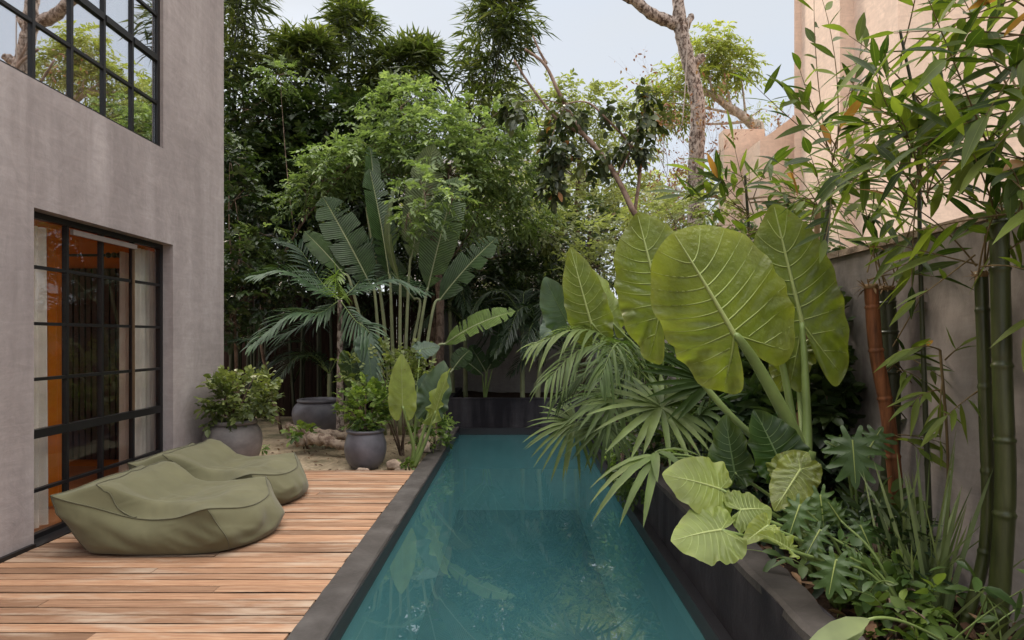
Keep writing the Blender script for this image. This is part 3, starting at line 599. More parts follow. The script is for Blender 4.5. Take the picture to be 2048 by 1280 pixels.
# ================================================================== WALLS, PLANTERS, NEIGHBOUR
gw = thing('garden_wall', 'tall stained grey plaster wall with stone cap behind the bamboo', 'wall', (2.2, 7, 0))
g = MB(); n = 60; yy = np.linspace(.3, 13.6, n)
g.box((2.15, .3, -.06), (2.33, 13.6, 2.13)); g.build('wall', M['wallgrey'], gw, smooth=False)
g = MB(); rng = np.random.default_rng(3); y = .3
while y < 13.5:
    l = rng.uniform(.35, .7); h = .035+rng.random()*.02; g.box((2.125+rng.normal()*.006, y, 2.132), (2.36, min(y+l, 13.6), 2.132+h)); y += l+.004
g.build('wall_cap', M['stonecap'], gw, smooth=False)
pl = thing('raised_planter', 'long black streaked raised planter along the right side of the pool', 'planter', (1.2, 6, 0))
g = MB(); yy = np.linspace(.6, PY1+.05, 40)
g.box((PXF, .6, -.06), (1.325, PY1+.05, .435)); g.build('planter_wall', M['black'], pl, smooth=False)
g = MB(); rng = np.random.default_rng(8); n = 90; yy = np.linspace(.6, PY1+.05, n); vs = []
for y in yy:
    a = rng.normal()*.003; c = rng.normal()*.012+mnoise.noise(Vector((y*2.2, 0, 5)))*.02; h = rng.normal()*.003
    vs += [(PXF-.004+a, y, .40), (PXF-.003+a, y, .437+h), (PXF+.02, y, .452+h), (1.32+c, y, .452+h*1.5), (1.335+c, y, .42), (1.335+c, y, .3)]
i, j = np.meshgrid(np.arange(n-1), np.arange(5), indexing='ij'); i, j = i.ravel(), j.ravel()
g.add(vs, np.stack([i*6+j, (i+1)*6+j, (i+1)*6+j+1, i*6+j+1], 1)); g.build('planter_rim', M['rim'], pl, smooth=False)
pl2 = thing('raised_planter', 'low black planter wall closing the far end of the pool', 'planter', (0, 10.7, 0))
g = MB(); g.box((PXL-.1, PY1+.055, -.06), (2.14, PY1+.2, .5)); g.build('planter_wall', M['black'], pl2, smooth=False)
g = MB(); g.box((PXL-.108, PY1+.048, .5), (2.14, PY1+.21, .522)); g.box((PXL-.1, PY1+.21, -.06), (PXL+.04, 13.2, .5)); g.build('planter_rim', M['black'], pl2, smooth=False)
g = MB(); g.box((-1.6, 13.3, -.06), (2.15, 13.5, 2.3))
tag(g.build('boundary_wall', plaster('back_wall_plaster', (.36, .33, .33), (.22, .2, .2), (.45, .42, .42), stain=(.12, .11, .1)), origin=(0, 13.4, 0), smooth=False), 'pale grey boundary wall in shade behind the far planter', 'wall')
fn = thing('timber_fence', 'dark timber fence in deep shade at the back left of the garden', 'fence', (-5, 12.6, 0))
g = MB(); x = -9.6
while x < -1.7: g.box((x, 12.6, -.06), (x+.14, 12.63, 2.5+rng.normal()*.01)); x += .148
g.build('fence_boards', plain('fence_brown', (.035, .022, .018), .9, .1, .4, 6, (4, 4, .4)), fn, smooth=False)
for x in (-7.5, -5.4, -3.6, -1.75):
    g = MB(); g.box((x, 12.5, -.06), (x+.1, 12.597, 2.4)); g.build('fence_post', plain('fence_post_brown', (.05, .032, .026), .9, .1, .3, 6, (4, 4, .4)), fn, smooth=False)
# neighbour's pink house: stepped front beyond the wall
nb = thing('pink_house', 'pale pink plastered house stepping up behind the bamboo on the right', 'house', (6, 10, 0))
def prism(g, xy, z0, z1):
    n = len(xy); v = [(x, y, z0) for x, y in xy]+[(x, y, z1) for x, y in xy]
    for k in range(n): g.add([v[k], v[(k+1) % n], v[n+(k+1) % n], v[n+k]], [(0, 1, 2, 3)])
    for k in range(1, n-1): g.add([v[n], v[n+k], v[n+k+1]], None, [(0, 1, 2)])
g = MB(); prism(g, [(5.11, 11.0), (5.235, 11.0), (5.235, 9.68), (5.455, 9.68), (5.455, 8.56), (12, 8.56), (12, 13.0), (6.25, 13.0)], -.06, 9.6)
g.build('wall', M['pink'], nb, smooth=False)
# lower wing with its sloping parapet
g = MB(); Yw = 13.0
xl, zt_ = P(1448, 258, Yw)[0], P(1448, 258, Yw)[2]
pts = [(xl, -.06), (xl, zt_), (5.4, zt_), (5.4, -.06)]
def slab_y(g, pts, y0, y1):
    n = len(pts); v = [(x, y0, z) for x, z in pts]+[(x, y1, z) for x, z in pts]
    for k in range(n): g.add([v[k], v[(k+1) % n], v[n+(k+1) % n], v[n+k]], [(0, 1, 2, 3)])
    c0 = (np.mean([p[0] for p in pts]), np.mean([p[1] for p in pts]))
    for k in range(1, n-1): g.add([v[0], v[k], v[k+1]], None, [(0, 1, 2)]); g.add([v[n], v[n+k], v[n+k+1]], None, [(0, 2, 1)])
slab_y(g, pts, Yw, Yw+.35); g.build('wing', M['pink'], nb, smooth=False)
g = MB(); Y2 = 11.9
pts = [(P(1520, 300, Y2)[0], -.06), (P(1520, 280, Y2)[0], P(1520, 280, Y2)[2]), (P(1542, 266, Y2)[0], P(1542, 266, Y2)[2]), (P(1590, 230, Y2)[0], P(1590, 230, Y2)[2]), (5.7, P(1590, 226, Y2)[2]), (5.7, -.06)]
slab_y(g, pts, Y2, Y2+.9); g.build('stair_parapet', M['pink'], nb, smooth=False)
fb = thing('pale_building', 'distant pale grey building glimpsed through the trees in the centre', 'building', (-1, 24, 0))
g = MB(); g.box((-4.5, 24, -.06), (2.0, 30, 7.0)); g.build('wall', plain('far_grey_paint', (.62, .6, .62), .8, .2, .06, 3), fb, smooth=False)
g = MB(); g.box((-4.7, 23.8, 7.0), (2.2, 30.2, 8.7)); g.build('roof', M['roofmetal'], fb, smooth=False)
for x in (-3.2, -.6): 
    g = MB(); g.box((x, 23.96, 3.6), (x+1.1, 24.02, 5.0)); g.build('window', M['metal'], fb, smooth=False)

# ================================================================== BEAN BAG LOUNGERS
def bag_surface():
    # outline seen from above (base) and seam line of the top panel, both as closed loops of the same count
    base = [(0, -.44), (.2, -.475), (.5, -.48), (.8, -.46), (.98, -.38), (1.1, -.2), (1.14, 0), (1.1, .2), (.98, .38), (.8, .46), (.5, .48), (.2, .475), (0, .44), (-.03, .2), (-.04, 0), (-.03, -.2)]
    seam = [(-.20, -.5, .43), (.06, -.49, .35), (.34, -.455, .262), (.62, -.475, .268), (.86, -.48, .335), (1.03, -.24, .285), (1.07, 0, .27), (1.03, .24, .285), (.86, .48, .335), (.62, .475, .268), (.34, .455, .262), (.06, .49, .35), (-.20, .5, .43), (-.20, .27, .45), (-.20, 0, .46), (-.20, -.27, .45)]
    def loop(pts, n):
        p = np.asarray(pts, float); m = len(p); u = np.arange(n)*m/n; i = u.astype(int); t = (u-i)[:, None]
        g_ = lambda k: p[(i+k) % m]
        return .5*((2*g_(0))+(-g_(-1)+g_(1))*t+(2*g_(-1)-5*g_(0)+4*g_(1)-g_(2))*t**2+(-g_(-1)+3*g_(0)-3*g_(1)+g_(2))*t**3)
    n = 160
    b = np.c_[loop(base, n), np.zeros(n)]; s = loop(seam, n)
    for k in (0, 40, 80, 120):     # pinched corner ears
        for q in range(-5, 6):
            i = (k+q) % n; wq = (1-abs(q)/6)**2; v = nrm(s[k]-V(.42, 0, .3)); s[i] = s[i]+v*wq*.045+V(0, 0, .012*wq)
    return b, s, n
def beanbag(label, loc, seed, rz=0):
    t = thing('bean_bag', label, 'bean bag', loc, 'olive bean bag loungers on the deck')
    rng = np.random.default_rng(seed); b, s, n = bag_surface()
    c = V(.42, 0, 0); rows = []
    m = 26
    for k in range(m+1):
        f = k/m; p = b*(1-f)+s*f
        out = nrm((b-c)*V(1, 1, 0)); bk = np.clip((.12-b[:, 0])/.15, 0, 1)[:, None]; bul = .08*math.sin(math.pi*min(f*1.02, 1))**.8*(1-.35*f)*(1-.75*bk)
        p = p+out*bul
        if k == 0: p = p-out*.02
        rows.append(p)
    rows[0][:, 2] = .0
    # top panel
    mt = 34; cc = V(.40, 0, .30)
    def topz(x, y):
        prof = np.interp(x, [-.2, -.06, .03, .12, .22, .34, .5, .7, .9, 1.08], [.42, .47, .495, .48, .43, .37, .35, .345, .325, .27])-.05*(1-np.abs(y)/.5)*np.clip((x-.1)/.3, 0, 1)*np.clip((.8-x)/.3, 0, 1)
        return prof
    for k in range(1, mt):
        f = k/mt; p = s*(1-f)+V(.40, 0, 0)*f
        tz = topz(p[:, 0], p[:, 1]); wgt = np.clip(f/np.interp(s[:, 0], [-.2, .1, .4, 1.1], [.14, .12, .3, .42]), 0, 1); wgt = wgt*wgt*(3-2*wgt)
        z0 = s[:, 2]*(1-f)+tz*f
        p = np.c_[p[:, :2], s[:, 2]*(1-wgt)+tz*wgt+.015*np.sin(math.pi*min(f*2, 1))]
        rows.append(p)
    allp = np.concatenate(rows)
    # wrinkles: soft folds fanning across the sides and shallow dents on top
    K = len(rows); out = np.zeros_like(allp)
    for q in range(len(allp)):
        x, y, z = allp[q]; r = q//n; a = math.atan2(y, x-.42)
        if r <= m:
            f = r/m; wr = mnoise.noise(Vector((x*2.4+seed, y*2.4, z*3)))*.03+(abs(mnoise.noise(Vector((x*4.2+z*6+seed, y*4.2-z*2, z*2.5))))-.2)*-.05
            wr += max(0, mnoise.noise(Vector((x*7+z*9, y*7, z*4+seed))))*.022
            out[q] = V(math.cos(a), math.sin(a), .2)*wr*math.sin(math.pi*min(1, f+.03))*1.1
        else:
            f = (r-m)/mt; wr = mnoise.noise(Vector((x*2.6+seed, y*2.6, 1)))*.022+(abs(mnoise.noise(Vector((x*5+y*2, y*4-x*2, seed))))-.2)*-.02+max(0, mnoise.noise(Vector((x*9-y*7, y*3+x*3, seed))))*.012*(1 if x > .4 else .4)
            out[q] = V(0, 0, wr*min(1, f*4))
    allp = allp+out; allp[:, 2] = np.maximum(allp[:, 2], .004)
    ca, sa = math.cos(rz), math.sin(rz)
    def W(p): p = np.asarray(p); return np.c_[p[:, 0]*ca-p[:, 1]*sa+loc[0], p[:, 0]*sa+p[:, 1]*ca+loc[1], p[:, 2]+loc[2]]
    def grid(r0, r1):
        i, j = np.meshgrid(np.arange(r0, r1), np.arange(n), indexing='ij'); i, j = i.ravel(), j.ravel(); j2 = (j+1) % n
        return np.stack([i*n+j, i*n+j2, (i+1)*n+j2, (i+1)*n+j], 1)
    g = MB(); g.add(W(allp[:(m+1)*n]), grid(0, m)); g.build('base', M['olive'], t)
    g = MB(); tp = allp[m*n:]; k2 = K-m
    i, j = np.meshgrid(np.arange(k2-1), np.arange(n), indexing='ij'); i, j = i.ravel(), j.ravel(); j2 = (j+1) % n
    vs = np.vstack([W(tp), W(tp[-n:].mean(0)[None])])
    g.add(vs, np.stack([i*n+j, i*n+j2, (i+1)*n+j2, (i+1)*n+j], 1), [((k2-1)*n+a, (k2-1)*n+(a+1) % n, k2*n) for a in range(n)])
    top = g.build('seat_cover', M['olive'], t)
    g = MB(); sm = W(allp[m*n:(m+1)*n]+V(0, 0, .002)); g.tube(np.vstack([sm, sm[:1]]), .005, 6, cap=False); g.build('piping', M['pipe'], top)
    def on_top(x, y):
        d = (tp[:, 0]-x)**2+(tp[:, 1]-y)**2; q = tp[np.argsort(d)[:3]]; return V(x, y, q[:, 2].mean()+.004)
    path = [(.34, -.452), (.24, -.45), (.14, -.445), (.05, -.44), (.02, -.40), (.02, -.2), (.02, 0), (.02, .2), (.02, .40), (.05, .44), (.14, .445), (.24, .45), (.34, .452)]
    pp = smooth_path([(x, y, 0) for x, y in path], 60); g = MB(); g.tube(W(np.array([on_top(x, y) for x, y, z in pp])), .0045, 6, cap=False); g.build('ridge_seam', M['pipe'], top)
    for idx in (0, 40, 80, 120): 
        g = MB(); col = allp[[r*n+idx for r in range(2, m+1)]]; g.tube(W(col+nrm((col-c)*V(1, 1, 0))*.002), .003, 5, cap=False)
        g.build('side_seam', M['pipe'], t)
    return t
beanbag('olive green bean bag lounger nearest the camera on the deck', (-3.13, 4.87, .004), 3)
beanbag('olive green bean bag lounger behind, beside the grey pot', (-3.29, 5.99, .004), 12, -.02)

# ================================================================== POTS, STONES, DRIFTWOOD
def pot(label, loc, rmax, h, mat, kind='belly'):
    t = thing('plant_pot', label, 'plant pot', loc, 'grey glazed plant pots')
    if kind == 'belly': pr = [(.001, 0), (.55, 0), (.6, .02), (.78, .18), (.93, .38), (1, .58), (.97, .74), (.86, .86), (.74, .915)]
    else: pr = [(.001, 0), (.55, 0), (.66, .03), (.85, .16), (.97, .36), (1, .5), (.98, .64), (.9, .8), (.82, .915)]
    pr = smooth_path([(r, z, 0) for r, z in pr], 30)[:, :2]
    g = MB(); g.lathe(loc, [(max(r, .001)*rmax, z*h) for r, z in pr], 56); g.build('pot_body', mat, t)
    r0 = pr[-1][0]*rmax
    g = MB(); g.lathe(loc, [(r0, .91*h), (r0+.03*rmax+.01, .925*h), (r0+.05*rmax+.012, .955*h), (r0+.04*rmax+.01, .985*h), (r0+.005, 1.0*h), (r0-.03, .985*h), (r0-.04, .9*h)], 56); g.build('pot_rim', mat, t)
    g = MB(); g.lathe(loc, [(.001, .88*h), (r0-.02, .88*h)], 32); g.build('potting_soil', M['soil'], t)
pA, pB, pC = V(-3.47, 7.62, -.05), V(-1.905, 7.62, -.05), V(-3.32, 10.1, -.05)
pA = V(-3.335, 7.08, .004)
pot('grey glazed jar with a leafy shrub at the house corner', pA, .325, .63, M['pot'])
pot('small round grey pot with a bushy plant at the end of the deck', pB, .262, .49, M['pot2'], 'round')
pot('wide dark pot in the shade behind the driftwood', pC, .42, .62, M['pot2'])
def stone(label, c, r, seed, group=None):
    g = MB(); th = np.linspace(.01, math.pi-.01, 12); ph = np.arange(20)*2*math.pi/20; vs = []
    for a in th:
        for p in ph:
            d = V(math.sin(a)*math.cos(p), math.sin(a)*math.sin(p), math.cos(a)); k = 1+.35*mnoise.noise(Vector(d*1.8+V(seed, 0, 0)))+.15*mnoise.noise(Vector(d*5))
            vs.append(np.asarray(c)+d*k*np.asarray(r))
    i, j = np.meshgrid(np.arange(11), np.arange(20), indexing='ij'); i, j = i.ravel(), j.ravel(); j2 = (j+1) % 20
    g.add(vs, np.stack([i*20+j, (i+1)*20+j, (i+1)*20+j2, i*20+j2], 1)); return tag(g.build('stone', M['stone'], origin=np.asarray(c)-V(0, 0, r[2])), label, 'stone', group)
stone('pale flat stone in front of the small round pot', V(-1.87, 7.34, -.03), (.085, .05, .035), 2, 'pale stones edging the deck')
stone('pale knobbly stone beside the left elephant ear stem', V(-1.42, 7.36, -.03), (.06, .04, .03), 5, 'pale stones edging the deck')
stone('square brown block between small pot and elephant ear stems', V(-1.52, 7.52, .0), (.09, .06, .07), 7, 'pale stones edging the deck')
stone('tiny stone left of the small round pot at the deck edge', V(-2.16, 7.33, -.04), (.05, .035, .02), 9, 'pale stones edging the deck')
g = MB(); rng = np.random.default_rng(2)
for pts, r in (([P(575, 850, 9.0), P(600, 866, 9.0), P(640, 868, 8.9), P(690, 872, 8.9), P(715, 868, 9.1)], [.05, .07, .08, .06, .04]),
               ([P(592, 888, 8.4), P(615, 878, 8.5), P(650, 880, 8.4), P(680, 890, 8.3), P(712, 900, 8.3)], [.05, .085, .075, .06, .05]),
               ([P(600, 878, 8.6), P(640, 872, 8.7), P(672, 876, 8.6)], [.03, .04, .02]), ([P(582, 846, 9.0), P(578, 852, 9.0), P(596, 866, 8.9)], [.02, .05, .06])):
    g.tube(smooth_path(pts, 30), np.interp(np.linspace(0, 1, 30), np.linspace(0, 1, len(r)), r), 14, jitter=.22)
tag(g.build('driftwood', M['drift'], origin=(-3.2, 8.6, -.05)), 'pale gnarled driftwood logs lying between the pots', 'driftwood')
g = MB(); g.tube(smooth_path([P(850, 905, 7.75), P(848, 880, 7.8), P(842, 868, 7.85), P(850, 850, 7.9)], 20), np.linspace(.07, .03, 20), 12, jitter=.25)
tag(g.build('driftwood', M['drift'], origin=(-1.15, 7.8, -.05)), 'upright weathered root stump beside the pool coping', 'driftwood')
# ================================================================== LEAF BUILDERS
def sagittate(g, O, T, Nn, width, seed=0, fold=(.12, .12), bend=.1, cup=.0, wave=.02, quilt=.012, lobe=1.0, mi=0, veins=True, rnd=.5, vr=1.0, nv=7, skew=0, rounded=0):
    """heart / arrow shaped elephant-ear blade: O where the stalk joins, T the tip"""
    O, T = np.asarray(O, float), np.asarray(T, float); L = np.linalg.norm(T-O); Yv = (T-O)/L; Xv = nrm(np.cross(Yv, Nn)); Zv = np.cross(Xv, Yv)
    half = [(0, 1), (.06, .965), (.16, .88), (.29, .74), (.40, .56), (.47, .36), (.5, .15), (.49, -.04), (.44, -.2), (.35, -.33), (.24, -.4), (.15, -.385), (.08, -.27), (.03, -.12), (0, -.03)]
    if rounded: half[:6] = [(0, 1), (.09, .982), (.205, .92), (.335, .80), (.44, .605), (.486, .375)] if rounded == 1 else [(0, 1), (.075, .975), (.18, .90), (.31, .77), (.42, .58), (.478, .365)]
    half = [(x, y*(lobe if y < 0 else 1)) for x, y in half]
    hp = smooth_path([(x, y, 0) for x, y in half], 60)[:, :2]; hp[0] = (0, 1); hp[-1] = (0, half[-1][1])
    out = np.vstack([hp, np.c_[-hp[-2:0:-1, 0], hp[-2:0:-1, 1]]]); n = len(out); cen = np.array([0, .1])
    rng = np.random.default_rng(seed); ph = rng.random(4)*6.28
    def surf(x, y):
        """x in leaf widths (-.5..+.5), y in leaf lengths"""
        x = np.asarray(x, float); y = np.asarray(y, float)
        a = np.abs(x)*2; f = np.where(x > 0, fold[1], fold[0])
        z = f*np.abs(x)*width + cup*(x*2)**2*width*.3 - bend*L*(np.maximum(y, 0))**2 - bend*.8*L*np.minimum(y, 0)**2
        q = y*1.0-np.abs(x)*.55
        z = z+quilt*np.abs(np.sin(q*math.pi*nv+.4))*np.minimum(1, a*2)*np.clip(1.3-y, 0, 1)
        edge = np.clip((np.hypot(x*2, (y-.3)/.75)-.55)/.45, 0, 1)**1.5
        th = np.arctan2(x, y-.1)
        z = z+wave*edge*(np.sin(th*9+ph[0])+.6*np.sin(th*17+ph[1])+.5*np.sin(th*5+ph[2]))
        xx = x*(1+.03*edge*np.sin(th*13+ph[3]))+skew*y*y
        return O+Xv*(xx*width)[..., None]+Yv*(y*L)[..., None]+Zv*z[..., None]
    K = 14; S = np.linspace(0, 1, K+1)[1:]
    vs = [cen[None]]
    for s in S: vs.append(cen+(out-cen)*s)
    uv = np.concatenate(vs); W3 = surf(uv[:, 0], uv[:, 1])
    i, j = np.meshgrid(np.arange(K-1), np.arange(n), indexing='ij'); i, j = i.ravel(), j.ravel(); j2 = (j+1) % n
    q = np.stack([1+i*n+j, 1+i*n+j2, 1+(i+1)*n+j2, 1+(i+1)*n+j], 1); tr = [(0, 1+(k+1) % n, 1+k) for k in range(n)]
    sv = np.r_[0, np.repeat(S, n)]; rv = np.clip(rnd+.28*sv**7-.10*(1-sv)+.16*np.array([mnoise.noise(Vector((x*5+seed, y*5, 2))) for x, y in uv]), 0, .95)
    g.add(W3, q, tr, rnd=rv, lu=uv[:, 0]*2, lv=uv[:, 1], mi=mi)
    if veins:
        def vein(path, r0, r1, vm=1):
            p = np.asarray(path, float); pts = surf(p[:, 0], p[:, 1]); g.tube(pts, np.linspace(r0, r1, len(p))*vr, 6, mi=mi+vm, cap=False)
        yy = np.linspace(-.02, .97, 26); vein(np.c_[0*yy, yy], .0135, .002, 2)
        def edge_x(y): 
            return np.interp(y, hp[:45][::-1, 1], hp[:45][::-1, 0])
        for s in (-1, 1):
            for k in range(nv):
                y0 = .02+.80*(k/nv)**1.05; t = np.linspace(0, 1, 12); ye = y0+.13+.12*(k/nv); ye = min(ye, .97)
                if k == 0: ye = .06
                xe = edge_x(ye)*.97; vein(np.c_[s*xe*t, y0+(ye-y0)*t**1.6], .0045, .0011)
            t = np.linspace(0, 1, 12); vein(np.c_[s*.27*lobe**.2*t**1.1, -.0-.33*lobe*t], .0065, .0014)
            for k, (xa, ya, xb, yb) in enumerate(((.08, -.08, .44, -.08), (.16, -.19, .40, -.23))): vein(np.c_[s*(xa+(xb-xa)*t), (ya+(yb-ya)*t**1.5)*lobe], .0035, .001)
def stalk(g, pts, r0, r1, k=10, mi=0, n=22): g.tube(smooth_path(pts, n), np.linspace(r0, r1, n), k, mi=mi)
def paddle(g, B, T, Nn, width, sag=.1, fold=.25, seed=0, tears=5, rnd=.5, bend=0.0, tw=0.0):
    """banana-like blade from stalk top B to tip T, torn here and there along the side veins"""
    B, T = np.asarray(B, float), np.asarray(T, float); L = np.linalg.norm(T-B); d = (T-B)/L; Xv = nrm(np.cross(d, Nn)); Zv = np.cross(Xv, d)
    rng = np.random.default_rng(seed); n = 44; t = np.linspace(0, 1, n)
    w_ = np.interp(t, [0, .05, .14, .3, .55, .78, .92, 1], [.06, .34, .72, .94, 1, .86, .5, .05])*width*.5
    mid = B+d*(t*L)[:, None]+Zv*(4*sag*L*t*(1-t))[:, None]+Xv*(bend*L*t*t)[:, None]
    for s in (-1, 1):
        cut = sorted(set([0, n-1]+[int(x) for x in rng.integers(5, n-4, tears)]))
        for a, b in zip(cut[:-1], cut[1:]):
            if b-a < 1: continue
            dro = rng.normal()*.10 if tears else 0; gap = .004 if tears else 0
            ts = np.linspace(t[a], t[b], max(2, (b-a)+1)); wv = np.interp(ts, t, w_); md = np.stack([np.interp(ts, t, mid[:, c]) for c in range(3)], 1)
            k = 6; vs = []; lu = []; lv = []
            for r in range(k):
                f = r/(k-1); cur = fold*f-(.12+dro)*f*f
                sh = np.linspace(gap, -gap, len(ts))*f*4*L
                p = md+Xv*(s*wv*f)[:, None]+Zv*(wv*cur+.004*np.sin(ts*60+seed)*f)[:, None]+d*(sh+wv*f*.18)[:, None]
                if tw: p = p+Zv*(s*wv*f*tw*np.sin(ts*3))[:, None]
                vs.append(p); lu.append(np.full(len(ts), s*f)); lv.append(ts)
            m_ = len(ts); i, j = np.meshgrid(np.arange(k-1), np.arange(m_-1), indexing='ij'); i, j = i.ravel(), j.ravel()
            q = np.stack([i*m_+j, i*m_+j+1, (i+1)*m_+j+1, (i+1)*m_+j], 1)
            g.add(np.concatenate(vs), q if s > 0 else q[:, ::-1], rnd=rnd, lu=np.concatenate(lu), lv=np.concatenate(lv))
    g.tube(mid-Zv*.004, np.linspace(.013, .003, n), 6, mi=1, cap=False)
def fanleaf(g, H, A, Nn, L, W, nseg=22, spread=150, droop=.25, seed=0, rnd=.5, fold=.5):
    """palmate fan: narrow folded segments from the hub H, centred on direction A"""
    rng = np.random.default_rng(seed); A = nrm(A); X = nrm(np.cross(A, Nn)); Z = np.cross(X, A)
    a = np.radians(np.linspace(-spread, spread, nseg)+rng.normal(size=nseg)*2.5)
    d = np.cos(a)[:, None]*A+np.sin(a)[:, None]*X+Z*(rng.normal(size=nseg)*.05+.10)[:, None]
    ls = L*(1-.28*np.abs(a)/math.pi)*(.9+.2*rng.random(nseg))
    leaves(g, H+d*.012, d, Z+X*(np.sin(a)*.2)[:, None], ls, W*(.85+.3*rng.random(nseg)), T_STRAP, droop*(.7+.6*rng.random(nseg)), fold, rnd=np.clip(rnd+rng.normal(size=nseg)*.13, 0, 1))
def frond(g, pts, nl, ll, lw, Nn=(0, 0, 1), ang=55, droop=.3, seed=0, rnd=.5, r=.008, vshape=.25, start=.12, tm=T_STRAP, stem_mi=1):
    """feather palm frond along a curved rachis"""
    rng = np.random.default_rng(seed); p = smooth_path(pts, 60); g.tube(p, np.linspace(r, r*.25, 60), 6, mi=stem_mi, cap=False)
    tan = nrm(np.gradient(p, axis=0))
    t = np.linspace(start, .995, nl); idx = t*59; P0 = np.stack([np.interp(idx, np.arange(60), p[:, c]) for c in range(3)], 1); T0 = nrm(np.stack([np.interp(idx, np.arange(60), tan[:, c]) for c in range(3)], 1))
    Nv = np.broadcast_to(np.asarray(Nn, float), T0.shape); X = nrm(np.cross(T0, Nv)); Z = np.cross(X, T0)
    prof = np.interp(t, [start, .25, .5, .8, 1], [.55, .95, 1, .75, .4])
    for s in (-1, 1):
        an = np.radians(ang*(1-.55*t)+rng.normal(size=nl)*4)
        d = np.cos(an)[:, None]*T0+s*np.sin(an)[:, None]*X+Z*vshape
        leaves(g, P0, d, Z+s*X*.3, ll*prof*(.9+.2*rng.random(nl)), lw*(.8+.4*rng.random(nl)), tm, droop*(.6+.8*rng.random(nl)), .35, rnd=np.clip(rnd+rng.normal(size=nl)*.12, 0, 1))

# ================================================================== BIG ELEPHANT EARS ON THE RIGHT
big = thing('elephant_ear_plant', 'giant elephant ear plant with huge upright leaves at the wall end of the planter', 'plant', (1.55, 3.25, .38))
CAMV = V(0, 0, EYE)
def toward(p, tilt=(0, 0, 0)): return nrm(nrm(CAMV-np.asarray(p))+np.asarray(tilt, float))
base = V(1.60, 3.2, .36)
def bigleaf(O, T, wd, nv_, seed, mat, path=None, r=(.035, .018), **kw):
    g = MB(); sagittate(g, O, T, nv_, wd, seed, rnd=kw.pop('rnd', .5), **kw); lf = g.build('leaf', [M[mat], M['vein'], M['midrib']], big)
    if path is not None:
        g = MB(); stalk(g, path, *r); g.build('leaf_stalk', M['stalk'], big)
    return lf
# foremost leaf, with its right half folded away
O = P(1468, 668, 3.0); T = P(1352, 462, 2.98)
bigleaf(O, T, .61, toward(O, (-.15, 0, .0)), 1, 'aloc', [P(1606, 925, 3.12), P(1580, 850, 3.1), P(1520, 740, 3.05), P(1480, 680, 3.0), O], (.043, .013), fold=(-.02, -1.35), bend=.06, cup=-.1, wave=.02, quilt=.024, lobe=1.2, rnd=.62, skew=-.03, rounded=1)
O = P(1604, 645, 3.4); T = P(1546, 406, 3.45)
bigleaf(O, T, .45, toward(O, (-.1, 0, .1)), 2, 'aloc', [P(1612, 925, 3.25), P(1614, 860, 3.3), P(1610, 740, 3.35), O], (.032, .013), fold=(-.08, -.35), bend=.05, wave=.02, quilt=.02, lobe=1.35, rnd=.42, rounded=.5)
O = P(1322, 610, 3.75); T = P(1272, 424, 3.8)
bigleaf(O, T, .52, toward(O, (-.25, 0, .05)), 3, 'aloc', [P(1590, 930, 3.3), P(1480, 850, 3.4), P(1380, 730, 3.6), O], (.026, .012), fold=(-.05, -.3), bend=.06, wave=.022, quilt=.02, lobe=1.45, rnd=.55, rounded=.5)
# smaller ones behind the stem
O = P(1590, 700, 3.6); T = P(1560, 780, 3.55)
bigleaf(O, T, .26, toward(O, (0, 0, .6)), 4, 'aloc', [P(1610, 920, 3.3), P(1600, 800, 3.5), O], (.02, .01), lobe=.8, rnd=.7)
g = MB(); stalk(g, [P(1596, 930, 3.3), P(1585, 840, 3.35), P(1566, 735, 3.4), P(1555, 715, 3.4)], .026, .014); g.build('leaf_stalk', M['stalk'], big)
g = MB(); stalk(g, [V(1.62, 3.2, .33), P(1604, 960, 3.2), P(1608, 900, 3.2)], .075, .06, n=10); g.build('trunk', M['stalk'], big)
g = MB(); sagittate(g, P(1636, 735, 3.9), P(1690, 560, 4.2), toward(P(1640, 700, 3.9), (.3, 0, .2)), .45, 9, rnd=.4); g.build('leaf', [M['alocdark'], M['veindark'], M['veindark']], big)
def small_aloc(label, base_, defs, group=None, name='elephant_ear_plant', stemmat='stalk'):
    t = thing(name, label, 'plant', base_, group)
    for k, (O, T, wd, til, mat, kw) in enumerate(defs):
        g = MB(); kw = dict(kw); kw.setdefault('quilt', .005); kw.setdefault('wave', .011); bend_path = kw.pop('path', None); rs = kw.pop('r', .013); sagittate(g, O, T, toward(O, til), wd, 30+k+int(abs(O[0])*40), vr=kw.pop('vr', .45), **kw); g.build('leaf', [M[mat], M['veinsoft' if mat == 'alocpale' else 'veindark' if mat != 'aloc' else 'vein'], M['midrib' if mat in ('aloc', 'alocpale') else 'veindark']], t)
        b0 = np.asarray(base_)+V((k % 3-1)*.02, (k % 2)*.02, 0); mid = bend_path if bend_path is not None else (b0+O)/2+V((O[0]-b0[0])*-.18, 0, .10*abs(O[2]-b0[2])+.02)
        g = MB(); stalk(g, [b0, mid, O], rs, .55*rs, 8); g.build('leaf_stalk', M[stemmat], t)
    return t
